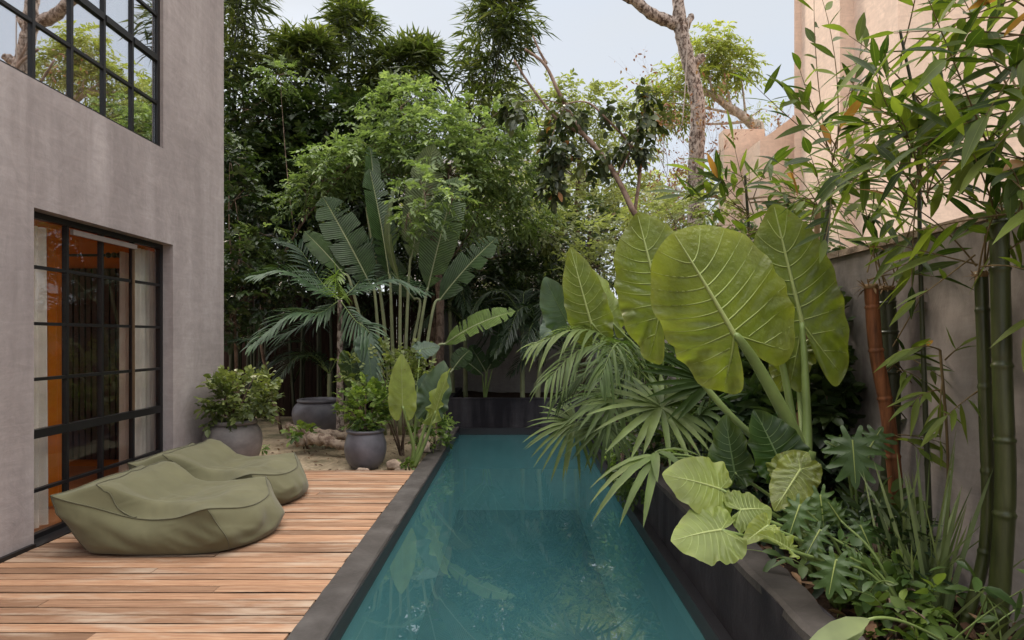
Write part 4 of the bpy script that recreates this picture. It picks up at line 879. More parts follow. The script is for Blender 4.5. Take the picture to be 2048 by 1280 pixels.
# two back-turned ears seen at the left of the giant plant
small_aloc('elephant ear with upright sunlit leaf left of the giant one, palm leaves at its foot', V(1.45, 4.9, .38), [
    (P(1182, 645, 4.9), P(1138, 492, 4.9), .36, (-.2, 0, .1), 'aloc', dict(fold=(-.1, -.1), lobe=.8, rnd=.5, wave=.018, vr=.8)),
    (P(1220, 640, 5.1), P(1190, 535, 5.15), .34, (.6, 0, .2), 'alocpale', dict(fold=(-.2, -.2), lobe=.9, rnd=.3, wave=.03)),
    (P(1300, 640, 5.2), P(1240, 520, 5.3), .36, (.3, 0, .5), 'alocdark', dict(fold=(-.2, -.2), lobe=.9, rnd=.5))])
small_aloc('elephant ear with bluish grey leaves nearest the far pool end on the right', V(1.42, 5.6, .40), [
    (P(1132, 640, 5.4), P(1086, 556, 5.35), .34, (-.5, 0, .35), 'alocgrey', dict(fold=(.25, .1), lobe=.75, rnd=.5, wave=.02, bend=.15)),
    (P(1120, 640, 5.7), P(1080, 672, 5.6), .26, (-.2, 0, 1), 'alocgrey', dict(lobe=.7, rnd=.3))])
# low group spilling over the planter rim
small_aloc('low elephant ear with dark crinkled upright leaves in the planter', V(1.50, 3.0, .38), [
    (P(1560, 925, 2.95), P(1512, 818, 3.0), .27, (.25, -.2, .2), 'alocdark', dict(fold=(.45, .25), lobe=.8, rnd=.35, quilt=.012, wave=.02, bend=.1)),
    (P(1470, 945, 3.15), P(1446, 828, 3.2), .22, (-.6, 0, .3), 'alocdark', dict(fold=(.35, .1), lobe=.6, rnd=.55, wave=.025)),
    (P(1600, 940, 2.75), P(1548, 1022, 2.7), .19, (-.2, 0, -.1), 'aloc', dict(fold=(-.3, -.1), lobe=.9, rnd=.75, bend=-.06)),
    (P(1575, 955, 2.85), P(1612, 900, 2.85), .20, (-.5, 0, .2), 'aloc', dict(fold=(.25, .1), lobe=.7, rnd=.6))], 'low elephant ears spilling over the planter')
small_aloc('low elephant ear with pale leaves hanging over the planter rim above the pool', V(1.47, 2.72, .38), [
    (P(1440, 978, 2.75), P(1334, 940, 2.72), .31, (-.1, 0, .7), 'alocpale', dict(fold=(-.1, -.1), lobe=.6, rnd=.5, bend=.2)),
    (P(1442, 1060, 2.55), P(1342, 1072, 2.55), .31, (0, 0, 1.1), 'alocpale', dict(fold=(-.1, -.2), lobe=.95, rnd=.3, bend=.18, wave=.012)),
    (P(1482, 1020, 2.65), P(1545, 1012, 2.65), .24, (.1, 0, 1.0), 'alocpale', dict(fold=(-.15, -.15), lobe=1.0, rnd=.2, bend=.2)),
    (P(1535, 1052, 2.55), P(1488, 1082, 2.5), .10, (0, 0, .4), 'alocpale', dict(fold=(.5, .5), lobe=.5, rnd=.8, bend=.2)),
    (P(1580, 1100, 2.5), P(1530, 1060, 2.45), .09, (0, 0, .9), 'alocpale', dict(fold=(.4, .4), lobe=.5, rnd=.5, bend=.2))], 'low elephant ears spilling over the planter')
# left group at the end of the deck
small_aloc('lime elephant ear plant at the deck end beside the pool coping', V(-1.30, 7.62, -.04), [
    (P(805, 812, 7.5), P(802, 708, 7.45), .35, (-.1, -.2, .0), 'alocpale', dict(fold=(-.05, -.05), lobe=.7, rnd=.55, r=.03, bend=.05, path=P(826, 890, 7.6))),
    (P(862, 810, 7.7), P(892, 722, 7.75), .42, (.5, 0, .3), 'alocgrey', dict(fold=(-.25, .15), lobe=.9, rnd=.7, r=.03, wave=.03, path=P(842, 880, 7.65))),
    (P(872, 822, 7.55), P(893, 735, 7.5), .22, (-.9, .2, .1), 'alocpale', dict(fold=(.5, .2), lobe=.9, rnd=.5, r=.03, wave=.04, path=P(850, 885, 7.6))),
    (P(842, 815, 7.9), P(852, 745, 7.95), .34, (0, 0, .3), 'alocgrey', dict(fold=(-.1, -.1), lobe=.8, rnd=.3)),
    (P(840, 700, 8.2), P(880, 690, 8.3), .3, (.2, 0, .9), 'alocgrey', dict(fold=(-.1, -.1), lobe=.8, rnd=.3))])
small_aloc('low dark elephant ear behind the shrub in the small round pot', V(-2.1, 8.4, -.04), [
    (P(735, 690, 8.4), P(745, 770, 8.2), .36, (0, 0, .5), 'alocgrey', dict(fold=(-.1, -.1), lobe=.8, rnd=.4)),
    (P(700, 720, 8.5), P(712, 790, 8.4), .34, (-.3, 0, .4), 'alocdark', dict(fold=(-.1, -.1), lobe=.8, rnd=.6))])

# ================================================================== BIRD OF PARADISE (PADDLE LEAVES)
bp_ = thing('bird_of_paradise', 'tall bird of paradise clump with dark paddle leaves behind the small pot', 'plant', (-2.0, 9.5, -.05))
def pad(B, T, wd, til, seed, mat='paddle', root=None, Yr=9.5, **kw):
    g = MB(); paddle(g, B, T, toward(B, til), wd, seed=seed, **kw); g.build('leaf', [M[mat], M['stalkpale']], bp_)
    r = root if root is not None else P(800, 860, Yr)
    d = nrm(np.asarray(B)-np.asarray(T)); g = MB(); stalk(g, [r, (r+B)/2+V((B[0]-r[0])*-.12, 0, .1), B+d*.12, B-d*.05], .034, .015, 8); g.build('leaf_stalk', M['stalkpale'], bp_)
pad(P(742, 572, 9.3), P(645, 392, 9.35), .62, (.15, 0, .2), 1, rnd=.35, tears=6, sag=.04, root=P(770, 870, 9.4))
pad(P(690, 552, 9.2), P(608, 462, 9.1), .34, (.1, 0, .5), 2, rnd=.6, tears=3, sag=.05, root=P(760, 870, 9.3))
pad(P(778, 552, 9.4), P(738, 335, 9.5), .46, (.5, 0, .1), 3, rnd=.3, tears=5, sag=.03, root=P(790, 870, 9.5))
pad(P(736, 420, 9.7), P(738, 292, 9.7), .30, (.9, 0, .0), 9, rnd=.4, tears=3, root=P(785, 870, 9.6))
pad(P(800, 565, 9.3), P(793, 370, 9.4), .30, (-1.2, .3, 0), 4, 'paddlepale', rnd=.4, tears=2, root=P(800, 870, 9.4))
pad(P(822, 520, 9.5), P(868, 285, 9.6), .58, (.1, 0, -.2), 5, 'paddlepale', rnd=.4, tears=3, sag=-.03, root=P(806, 870, 9.5))
pad(P(855, 580, 9.3), P(915, 352, 9.5), .58, (-.1, 0, .3), 6, rnd=.7, tears=8, sag=.05, root=P(820, 870, 9.4))
pad(P(878, 602, 9.2), P(995, 474, 9.3), .46, (-.1, 0, .6), 7, rnd=.3, tears=7, sag=.06, root=P(832, 870, 9.3))
pad(P(888, 690, 8.9), P(1032, 622, 8.8), .36, (0, 0, .8), 8, 'paddlelime', rnd=.6, tears=6, sag=.09, root=P(840, 870, 9.2))
pad(P(905, 740, 9.1), P(940, 700, 9.2), .3, (0, 0, .8), 11, rnd=.4, tears=4, root=P(840, 870, 9.2))
pad(P(830, 600, 9.8), P(700, 470, 9.9), .5, (0, 0, .5), 12, rnd=.2, tears=4, root=P(815, 870, 9.7))
def shoot(label, base_, defs, mat='paddlelime'):
    t = thing('banana_plant', label, 'plant', base_)
    for k, (B, T, wd, til) in enumerate(defs):
        g = MB(); paddle(g, B, T, toward(B, til), wd, seed=50+k, tears=3, sag=.06, rnd=.4); g.build('leaf', [M[mat], M['stalkpale']], t)
        g = MB(); stalk(g, [base_, (np.asarray(base_)+B)/2, B], .022, .01, 8); g.build('leaf_stalk', M['stalk'], t)
shoot('young banana shoot in the far planter beside the pale wall', V(-.58, 11.3, .38), [(P(972, 745, 11.3), P(940, 690, 11.3), .3, (0, 0, .4)), (P(975, 740, 11.4), P(1025, 660, 11.5), .42, (0, 0, .4)), (P(965, 750, 11.2), P(905, 705, 11.1), .34, (0, 0, .8)), (P(985, 735, 11.4), P(1000, 640, 11.5), .3, (.3, 0, .4))], 'paddle')

# ================================================================== PALMS
def palm(label, base_, crown, r0, r1, fr, mat, trunkmat='bark_pale', rings=True, group=None, name='palm_tree', curve=0):
    t = thing(name, label, 'palm', base_, group)
    g = MB(); pts = smooth_path([base_, (np.asarray(base_)+crown)/2+V(curve, 0, 0), crown], 40); rr = np.linspace(r0, r1, 40)*(1+(.05*np.sin(np.arange(40)*2.2) if rings else 0)); g.tube(pts, rr, 12); g.build('trunk', M[trunkmat], t)
    for k, (pts, nl, ll, lw, kw) in enumerate(fr):
        kw = dict(kw); mt = kw.pop('mat', mat); g = MB(); frond(g, [crown, *pts], nl, ll, lw, seed=k+int(crown[1]*10), **kw); g.build('frond', [M[mt], M['stalk']], t)
    return t
C = P(680, 600, 8.9)
palm('young feather palm with lime centre frond behind the driftwood', P(680, 880, 9.0), C, .06, .035, [
    ([P(640, 580, 8.8), P(575, 545, 8.6), P(508, 552, 8.4)], 26, .42, .04, dict(rnd=.6, droop=.3, Nn=(0, -.5, 1))),
    ([P(640, 625, 8.7), P(580, 630, 8.4), P(505, 690, 8.1)], 28, .42, .038, dict(rnd=.7, droop=.35, Nn=(0, -.6, 1))),
    ([P(676, 575, 8.7), P(672, 550, 8.4), P(672, 560, 8.1)], 20, .34, .035, dict(mat='palmlime', rnd=.5, droop=.5, ang=75, Nn=(0, -1, .3))),
    ([P(730, 575, 8.9), P(790, 560, 8.9), P(850, 585, 8.8)], 26, .42, .036, dict(rnd=.5, droop=.3, Nn=(0, -.5, 1))),
    ([P(710, 640, 8.7), P(740, 670, 8.5), P(752, 760, 8.3)], 24, .4, .036, dict(rnd=.6, droop=.5, Nn=(0, -.6, .6))),
    ([P(640, 560, 9.2), P(600, 500, 9.4), P(560, 480, 9.6)], 24, .42, .036, dict(rnd=.3, Nn=(0, -.5, 1))),
    ([P(720, 560, 9.3), P(740, 500, 9.5), P(700, 470, 9.7)], 22, .36, .036, dict(rnd=.3, Nn=(0, -.5, 1))),
    ([P(620, 640, 9.0), P(560, 670, 9.0), P(470, 680, 9.0)], 22, .36, .034, dict(rnd=.1, Nn=(0, -.5, 1)))], 'palmblue')
rngp = np.random.default_rng(21)
def areca(label, base_, hts, seed, spread=1.0, mat='palmdark', nfr=8, L=1.5):
    t = thing('palm_clump', label, 'palm', base_, 'areca palms at the back of the garden'); rng = np.random.default_rng(seed)
    for (dx, h) in hts:
        c = np.asarray(base_)+V(dx*1.3, rng.normal()*.1, h); b = np.asarray(base_)+V(dx, 0, 0)
        g = MB(); p = smooth_path([b, (b+c)/2, c], 24); g.tube(p, np.linspace(.05, .035, 24)*(1+.06*np.sin(np.arange(24)*2)), 10); g.build('trunk', M['stalkpale'], t)
        for k in range(nfr):
            a = rng.random()*6.28; e = rng.uniform(.2, 1.2); d = V(math.cos(a), math.sin(a)*.8-.15, 0)
            p1 = c+d*L*.3*spread+V(0, 0, L*.35*e); p2 = c+d*L*.65*spread+V(0, 0, L*.38*e-.1); p3 = c+d*L*.95*spread+V(0, 0, L*.2*e-.4)
            g = MB(); frond(g, [c, p1, p2, p3], 26, .36*L/1.4, .03, seed=seed*20+k, rnd=rng.uniform(.2, .8), droop=.35, Nn=(d[0]*-.2, -.2, 1), r=.007); g.build('frond', [M[mat], M['stalk']], t)
areca('areca palm with pale ringed trunk rising from the far planter', V(.13, 11.2, .4), [(0, 1.6), (.28, 1.2)], 3, L=1.3)
areca('dark areca palm between the paddle leaves and the far planter', V(-1.0, 12.0, .4), [(0, 1.5), (-.25, 1.9)], 5, L=1.5)
areca('areca palm in the shade at the right corner of the far planter', V(.95, 11.6, .4), [(0, .9), (.2, 1.5)], 7, L=1.4)
areca('tall areca palm with arching fronds behind the pale boundary wall', V(.2, 13.9, 0), [(0, 2.4), (-.5, 2.1), (.6, 2.6)], 9, L=1.7, mat='palm')
areca('dark palm under the bamboo at the back left', V(-3.6, 11.6, 0), [(0, .9), (.3, .6)], 11, L=1.4)
# fan palms hanging over the planter
def fanpalm(label, base_, defs, mat='palm', group='fan palms leaning over the pool'):
    t = thing('fan_palm', label, 'palm', base_, group)
    for k, (H, A, N0, L, W, n, spr, dr, rn) in enumerate(defs):
        g = MB(); fanleaf(g, H, A, N0, L, W, n, spr, dr, 40+k, rn); g.build('leaf', M[mat], t)
        g = MB(); b0 = np.asarray(base_)+V(0, 0, .02*k); stalk(g, [b0, (b0+H)/2+V(0, 0, .18), H], .011, .006, 7); g.build('leaf_stalk', M['stalk'], t)
fanpalm('fan palm with the wide pale star shaped leaf over the planter', V(1.42, 4.5, .4), [
    (P(1322, 815, 4.2), V(-1, -.15, .12), V(-.1, -.5, .9), .58, .05, 24, 160, .22, .8),
    (P(1232, 800, 4.5), V(-1, -.3, -.15), V(-.2, -.3, .9), .44, .04, 20, 120, .4, .6),
    (P(1425, 765, 4.3), V(-.95, -.1, .45), V(.1, -.7, .5), .62, .048, 18, 60, .06, .15),
    (P(1400, 830, 4.4), V(.3, -.5, .3), V(0, -.6, .8), .5, .045, 18, 130, .3, .25)])
fanpalm('fan palm with drooping fingers nearest the far pool end', V(1.35, 5.6, .4), [
    (P(1150, 845, 5.3), V(-.7, -.3, -.35), V(-.3, -.7, .6), .46, .036, 24, 120, .35, .8),
    (P(1205, 790, 5.4), V(-1, -.2, .1), V(-.1, -.4, .9), .5, .038, 22, 125, .4, .5),
    (P(1215, 850, 5.1), V(-.6, -.4, -.5), V(-.3, -.7, .6), .40, .036, 20, 110, .4, .5),
    (P(1255, 740, 5.6), V(-1, 0, .2), V(0, -.5, .9), .6, .04, 22, 120, .35, .35)])
t = palm('feather palm with thin arching fingers under the left elephant ears', V(1.45, 5.0, .38), V(1.2, 5.0, 1.15), .03, .02, [
    ([P(1220, 680, 4.9), P(1150, 660, 4.8), P(1068, 690, 4.7)], 22, .36, .024, dict(rnd=.8, droop=.7, Nn=(0, -.4, 1), ang=60)),
    ([P(1230, 700, 4.8), P(1160, 700, 4.7), P(1095, 760, 4.5)], 22, .36, .024, dict(rnd=.6, droop=.7, Nn=(0, -.4, 1))),
    ([P(1260, 700, 4.7), P(1230, 690, 4.4), P(1200, 760, 4.2)], 20, .34, .024, dict(rnd=.4, droop=.7, Nn=(0, -.4, 1))),
    ([P(1340, 680, 4.9), P(1400, 680, 4.7), P(1450, 740, 4.6)], 20, .36, .026, dict(rnd=.2, droop=.6, Nn=(0, -.4, 1))),
    ([P(1250, 730, 4.9), P(1180, 740, 4.9), P(1110, 800, 4.9)], 20, .3, .022, dict(rnd=.3, droop=.7, Nn=(0, -.4, 1)))], 'palm', 'stalk')
fanpalm('small palm shoot with long fingers drooping over the black planter wall', V(1.42, 3.5, .4), [
    (P(1318, 912, 3.35), V(-.8, -.35, -.25), V(-.2, -.4, .9), .44, .05, 5, 36, .55, .75),
    (P(1310, 905, 3.4), V(.6, -.5, .1), V(0, -.2, 1), .26, .045, 4, 60, .5, .6)])

# ================================================================== RIGHT HAND BAMBOO
def culm(g, pts, r0, r1, nodes=8, mi=0, n=200):
    p = smooth_path(pts, n); t = np.linspace(0, 1, n); ph = (t*nodes) % 1
    g.tube(p, (r0+(r1-r0)*t)*(1+.16*np.exp(-((ph-.5)/.022)**2)-.06*np.exp(-((ph-.55)/.03)**2)), 16, mi=mi)
def bamboo_branch(g, rng, p0, p1, nl, L, W, sag=.1, rn=None, spread=.9, mi=0):
    """a thin twig from p0 to p1 carrying long lance-shaped leaves in alternate fans"""
    p0, p1 = np.asarray(p0), np.asarray(p1); ln = np.linalg.norm(p1-p0); mid = (p0+p1)/2+V(0, 0, ln*sag)+rng.normal(size=3)*ln*.05
    p = bez(p0, mid, p1, 14); g.tube(p, np.linspace(.0042, .0014, 14), 5, mi=1, cap=False)
    tan = nrm(np.gradient(p, axis=0))
    for k in range(nl):
        t = .25+.75*(k+1)/nl; i = t*13; b = np.array([np.interp(i, np.arange(14), p[:, c]) for c in range(3)]); td = nrm(np.array([np.interp(i, np.arange(14), tan[:, c]) for c in range(3)]))
        side = nrm(np.cross(td, V(0, 0, 1)+rng.normal(size=3)*.6)); s = 1 if k % 2 else -1
        d = td*(1-.45*spread)+side*s*spread*rng.uniform(.5, 1.1)+rng.normal(size=3)*.15; 
        if k == nl-1: d = td
        l = L*rng.uniform(.65, 1.25)
        n0 = V(rng.normal()*.5, -.5+rng.normal()*.4, 1)
        leaves(g, [b], d, n0, l, W*rng.uniform(.75, 1.2)*(l/L)**.5, T_LAN, rng.uniform(.0, .3), rng.uniform(.1, .5), rnd=[np.clip((rng.random() if rn is None else rn+rng.normal()*.15), 0, .955) if rng.random() > .022 else 1.0], mi=mi, twist=rng.normal()*.4)
def culm_thing(label, pts, r0, r1, nodes, mat, loc, group='bamboo stems along the right wall'):
    t = thing('bamboo_plant', label, 'bamboo', loc, group); g = MB(); culm(g, pts, r0, r1, nodes); g.build('stem', M[mat], t); return t
def spray_group(t, seeds, specs, L=.2, W=.042, mat='bambnear', dens=.66):
    rng = np.random.default_rng(seeds)
    for (hub, reach, cnt, nl, dirv, sprd) in specs:
        g = MB(); cnt = max(2, int(round(cnt*dens)))
        for k in range(cnt):
            d = nrm(np.asarray(dirv)+rng.normal(size=3)*sprd); r = reach*rng.uniform(.55, 1.1); b = np.asarray(hub)+rng.normal(size=3)*.02
            bamboo_branch(g, rng, b, b+d*r, nl, L, W, sag=rng.uniform(.02, .18))
        g.build('leafy_branch', [M[mat], M['stalkred']], t)
def ragged_top(t, c, r, mat, seed, n=26, h=.06):
    """splintered end of a cut stem: a thin ring with fibres standing off it"""
    rng = np.random.default_rng(seed); c = np.asarray(c); g = MB(); g.tube([c-V(0, 0, .02), c+V(0, 0, .004)], [r*1.04, r*1.02], 14, jitter=.06)
    th = rng.random(n)*6.28; o = np.c_[np.cos(th), np.sin(th), np.zeros(n)]
    leaves(g, c+o*r*.95-V(0, 0, .015), nrm(o*rng.uniform(.1, .8, n)[:, None]+V(0, 0, 1)*rng.uniform(-.4, 1, n)[:, None]), o, rng.uniform(.3, 1, n)*h, rng.uniform(.006, .014, n), T_MID, .3, .3, rng=rng); g.build('cut_top', M[mat], t)
# front thick stems
t = culm_thing('thick green bamboo stem closest to the camera at the right edge', [V(1.93, 2.42, .3), P(2010, 1000, 2.42), P(2005, 760, 2.43), P(1998, 440, 2.45)], .038, .033, 5, 'culm', (1.93, 2.42, .36))
spray_group(t, 1, [(P(2003, 440, 2.45), .45, 5, 6, (-.2, -.2, .9), .5), (P(2010, 330, 2.4), .7, 12, 7, (-.2, -.1, .35), .8), (P(2030, 180, 2.4), .7, 10, 7, (-.3, -.1, .3), .8), (P(2040, 430, 2.3), .4, 4, 5, (-.1, -.2, .4), .7)])
t = culm_thing('slimmer green bamboo stem left of the thickest one, cut off at the top', [V(1.86, 2.52, .3), P(1972, 1080, 2.52), P(1970, 800, 2.53), P(1962, 545, 2.55)], .023, .025, 5, 'culm', (1.86, 2.52, .36))
ragged_top(t, P(1962, 545, 2.55), .025, 'culmtan', 3, 22, .05)
spray_group(t, 2, [(P(1962, 530, 2.55), .45, 4, 5, (-.3, -.1, .7), .5), (P(1965, 535, 2.5), .5, 6, 6, (.1, -.2, .8), .7)])
t = culm_thing('rust coloured old bamboo stem cut off below the wall top', [V(1.95, 3.25, .3), P(1792, 1040, 3.2), P(1778, 850, 3.2), P(1752, 700, 3.2), P(1742, 572, 3.2)], .035, .035, 6, 'culmred', (1.95, 3.25, .36))
ragged_top(t, P(1742, 570, 3.2), .035, 'culmtan', 1, 34, .09)
spray_group(t, 3, [(P(1738, 550, 3.2), .4, 5, 5, (-.5, -.2, .3), .6)])
t = culm_thing('dark green bamboo stem with torn tan top next to the rust coloured one', [V(2.02, 3.35, .3), P(1782, 900, 3.3), P(1780, 700, 3.3), P(1772, 575, 3.3)], .045, .043, 6, 'culmdark', (2.02, 3.35, .36))
ragged_top(t, P(1772, 574, 3.3), .043, 'culmtan', 2, 30, .06)
spray_group(t, 4, [(P(1775, 575, 3.3), .75, 7, 6, (-.05, -.1, 1), .35), (P(1785, 700, 3.25), .45, 4, 6, (.5, -.3, .0), .5), (P(1780, 740, 3.2), .4, 4, 6, (.2, -.5, -.3), .6), (P(1780, 820, 3.2), .4, 3, 6, (.5, -.3, -.1), .5), (P(1780, 870, 3.2), .35, 3, 6, (.1, -.5, -.3), .5)], .2, .034)
t = culm_thing('thin dark bamboo stem behind the right giant leaf, leafy at its top', [V(1.95, 3.95, .3), P(1640, 800, 3.9), P(1645, 560, 3.9), P(1660, 380, 3.9)], .022, .018, 7, 'culmdark', (1.95, 3.95, .36))
spray_group(t, 5, [(P(1662, 375, 3.9), .75, 10, 7, (-.1, -.2, .7), .6), (P(1660, 350, 3.8), .85, 10, 7, (.35, -.3, .5), .6), (P(1665, 330, 3.9), .75, 8, 7, (-.5, -.3, .2), .5), (P(1655, 400, 3.8), .5, 6, 7, (0, -.4, -.3), .6), (P(1670, 300, 3.8), .9, 8, 7, (-.2, -.2, .9), .35)])
t = culm_thing('thin brown bamboo stub with broken top beside the pink house corner', [V(1.78, 3.8, .3), P(1600, 800, 3.8), P(1628, 560, 3.8), P(1636, 415, 3.8)], .020, .017, 7, 'culmtan', (1.78, 3.8, .36))
spray_group(t, 6, [(P(1637, 415, 3.8), .45, 5, 5, (-.5, -.1, .1), .6), (P(1640, 412, 3.8), .35, 4, 5, (.1, -.2, .6), .7)])
t = culm_thing('slender bamboo leaning over the wall, its leaves across the pink facade', [V(2.05, 2.95, .3), P(1850, 800, 2.95), P(1840, 500, 2.95), P(1835, 250, 2.9), P(1800, 60, 2.85)], .014, .006, 9, 'culmdark', (2.05, 2.95, .36))
spray_group(t, 7, [(P(1838, 300, 2.9), .55, 9, 7, (-.6, -.2, .35), .5), (P(1838, 380, 2.9), .5, 8, 6, (.3, -.2, .3), .7), (P(1830, 200, 2.9), .55, 9, 7, (.2, -.2, .3), .7), (P(1815, 100, 2.9), .45, 6, 6, (-.4, -.2, .5), .6), (P(1845, 400, 2.9), .5, 7, 7, (-.3, -.3, .5), .6), (P(1842, 360, 2.9), .5, 6, 6, (.5, -.3, .3), .6)], .205, .044)
t = culm_thing('bamboo shoot spraying leaves from beyond the right picture edge', [V(2.08, 2.25, .3), P(2100, 800, 2.3), P(2110, 300, 2.3), P(2090, -60, 2.3)], .016, .008, 9, 'culm', (2.08, 2.25, .36))
spray_group(t, 8, [(P(2090, 60, 2.3), .6, 11, 7, (-.8, -.1, .0), .5), (P(2100, 200, 2.3), .55, 10, 7, (-.8, -.1, -.1), .5), (P(2110, 340, 2.3), .4, 6, 6, (-.7, -.2, .1), .5), (P(2085, -20, 2.3), .6, 6, 7, (-.8, -.1, -.2), .4), (P(2105, 560, 2.35), .25, 3, 5, (-.4, -.2, -.1), .5)], .19, .042)
t = culm_thing('leafy bamboo behind the giant leaves, in front of the pale trunk', [V(1.95, 4.9, .3), P(1520, 700, 4.9), P(1500, 480, 4.9), P(1490, 350, 4.8)], .016, .01, 8, 'culmdark', (1.95, 4.9, .36))
spray_group(t, 9, [(P(1500, 430, 4.8), .65, 12, 7, (-.5, -.2, .25), .5), (P(1498, 400, 4.8), .6, 9, 7, (.4, -.2, .4), .6), (P(1495, 360, 4.8), .5, 8, 7, (-.1, -.2, .4), .8), (P(1505, 460, 4.7), .75, 8, 7, (-.9, -.2, .1), .35), (P(1500, 470, 4.7), .5, 8, 7, (.6, -.2, .1), .5)], .24, .048)
# small hanging twigs low on the wall
t = thing('bamboo_plant', 'thin bamboo twigs with ragged leaves hanging against the grey wall', 'bamboo', (2.02, 2.8, .9))
g = MB(); rng = np.random.default_rng(61)
g.tube(smooth_path([V(2.02, 2.8, .3), P(1895, 900, 2.8), P(1880, 700, 2.8)], 16), .006, 6); g.build('stem', M['stalkred'], t)
g = MB()
for a, c, n in ((P(1880, 700, 2.8), P(1820, 700, 2.7), 5), (P(1890, 720, 2.8), P(1925, 690, 2.7), 4), (P(1885, 760, 2.8), P(1880, 880, 2.7), 7), (P(1960, 780, 2.6), P(1895, 830, 2.6), 4), (P(1880, 780, 2.8), P(1830, 800, 2.75), 6), (P(1950, 510, 2.5), P(1830, 600, 2.5), 3)):
    bamboo_branch(g, rng, a, c, n, .15, .028, rn=.75)
g.build('leafy_branch', [M['bambnear'], M['stalkred']], t)
# ginger-like blade lying across the planter in the corner
t = thing('ginger_plant', 'pale broad blade leaning over the planter in the bottom right corner', 'plant', (1.7, 2.25, .38))
g = MB(); leaves(g, [P(1740, 1238, 2.15), P(1730, 1245, 2.2)], [P(1590, 1290, 2.05)-P(1740, 1238, 2.15), P(1640, 1310, 2.05)-P(1730, 1245, 2.2)], V(0, -.5, 1), [.32, .26], [.075, .06], T_LAN, .1, .2, rnd=[.9, .6])
g.build('leaf', M['grass'], t); g = MB(); g.tube(bez(V(1.75, 2.3, .36), P(1800, 1215, 2.2), P(1735, 1240, 2.15), 10), .006, 6); g.build('leaf_stalk', M['stalk'], t)
# strappy grass clump
t = thing('grass_clump', 'upright clump of strap shaped grey green blades at the foot of the bamboo', 'plant', (1.78, 2.66, .38))
rng = np.random.default_rng(14); n = 64
b0 = V(1.76, 2.62, .34)+rng.normal(size=(n, 3))*V(.06, .06, .01); dd = nrm(np.c_[rng.normal(size=n)*.28, rng.normal(size=n)*.25, np.ones(n)])
g = MB(); leaves(g, b0, dd, np.c_[rng.normal(size=n)*.5, -np.ones(n), np.zeros(n)], rng.uniform(.3, .95, n), rng.uniform(.011, .022, n), [(0, .9), (.3, 1), (.6, .85), (.85, .5), (1, 0)], rng.uniform(0, .25, n), .25, rng=rng); g.build('blades', M['grass'], t)
g = MB(); b1 = V(1.86, 2.3, .34)+rng.normal(size=(14, 3))*V(.05, .05, .01); leaves(g, b1, nrm(np.c_[rng.normal(size=14)*.6, rng.normal(size=14)*.3-.2, np.ones(14)]), V(0, -1, 0), rng.uniform(.2, .42, 14), .022, T_STRAP, .3, .25, rng=rng)
tag(g.build('grass_clump', M['grass'], origin=(1.86, 2.3, .36)), 'short drooping blades at the foot of the thickest bamboo stem', 'plant')
def philo(label, base_, defs):
    t = thing('philodendron', label, 'plant', base_)
    for k, (O, T, wd, til) in enumerate(defs):
        g = MB(); O, T = np.asarray(O), np.asarray(T); L = np.linalg.norm(T-O); Y = (T-O)/L; X = nrm(np.cross(Y, toward(O, til))); Z = np.cross(X, Y)
        # blade cut into finger lobes either side of the midrib
        out = [(0, 1.05), (.07, .92), (.085, .72), (.27, .90), (.35, .86), (.13, .52), (.42, .64), (.5, .57), (.15, .32), (.49, .30), (.54, .21), (.15, .12), (.43, -.06), (.45, -.15), (.13, -.03), (.2, -.3), (.13, -.35), (.03, -.06), (0, -.02)]
        o2 = np.array(out+[(-x, y) for x, y in out[-2:0:-1]]); den = []
        for a, b in zip(o2, np.roll(o2, -1, 0)):
            for s in (0, .33, .67): den.append(a+(b-a)*s)
        den = np.array(den); den = (np.roll(den, 1, 0)+2*den+np.roll(den, -1, 0))/4; m_ = len(den); cen = np.array([0, .2]); vs = [cen[None]]+[cen+(den-cen)*s for s in np.linspace(.2, 1, 6)]
        uv = np.concatenate(vs); z = -.12*L*(uv[:, 1])**2-.3*np.abs(uv[:, 0])**2*wd+.012*np.sin(uv[:, 1]*22)*np.abs(uv[:, 0])*2
        W3 = O+X*(uv[:, 0]*wd)[:, None]+Y*(uv[:, 1]*L)[:, None]+Z*z[:, None]
        i, j = np.meshgrid(np.arange(5), np.arange(m_), indexing='ij'); i, j = i.ravel(), j.ravel(); j2 = (j+1) % m_
        g.add(W3, np.stack([1+i*m_+j, 1+i*m_+j2, 1+(i+1)*m_+j2, 1+(i+1)*m_+j], 1), [(0, 1+(q+1) % m_, 1+q) for q in range(m_)], rnd=.3+.3*(k % 2), lu=uv[:, 0]*2, lv=uv[:, 1])
        g.tube(O+Y*np.linspace(0, .9*L, 10)[:, None]+Z*(-.12*L*np.linspace(0, .9, 10)**2+.002)[:, None], np.linspace(.004, .001, 10), 5, mi=1, cap=False)
        g.build('leaf', [M['philo'], M['vein']], t)
        g = MB(); stalk(g, [base_, (np.asarray(base_)+O)/2+V(0, 0, .08), O], .008, .005, 7); g.build('leaf_stalk', M['stalk'], t)
philo('philodendron with deeply lobed leaves against the grey wall', V(1.75, 3.05, .36), [(P(1705, 880, 3.0), P(1712, 975, 2.92), .27, (0, 0, .2)), (P(1690, 905, 3.05), P(1650, 880, 3.1), .18, (0, 0, .8)), (P(1740, 895, 3.05), P(1765, 850, 3.1), .2, (0, 0, .6))])
philo('low philodendron with broad lobed leaves beside the planter rim', V(1.66, 2.5, .36), [(P(1672, 1120, 2.45), P(1655, 1195, 2.4), .19, (-.2, 0, .6)), (P(1700, 1115, 2.5), P(1745, 1140, 2.5), .14, (.2, 0, .8)), (P(1640, 1060, 2.6), P(1610, 1110, 2.55), .13, (-.2, 0, .8)), (P(1680, 1040, 2.65), P(1655, 1000, 2.65), .13, (-.2, 0, .8))])

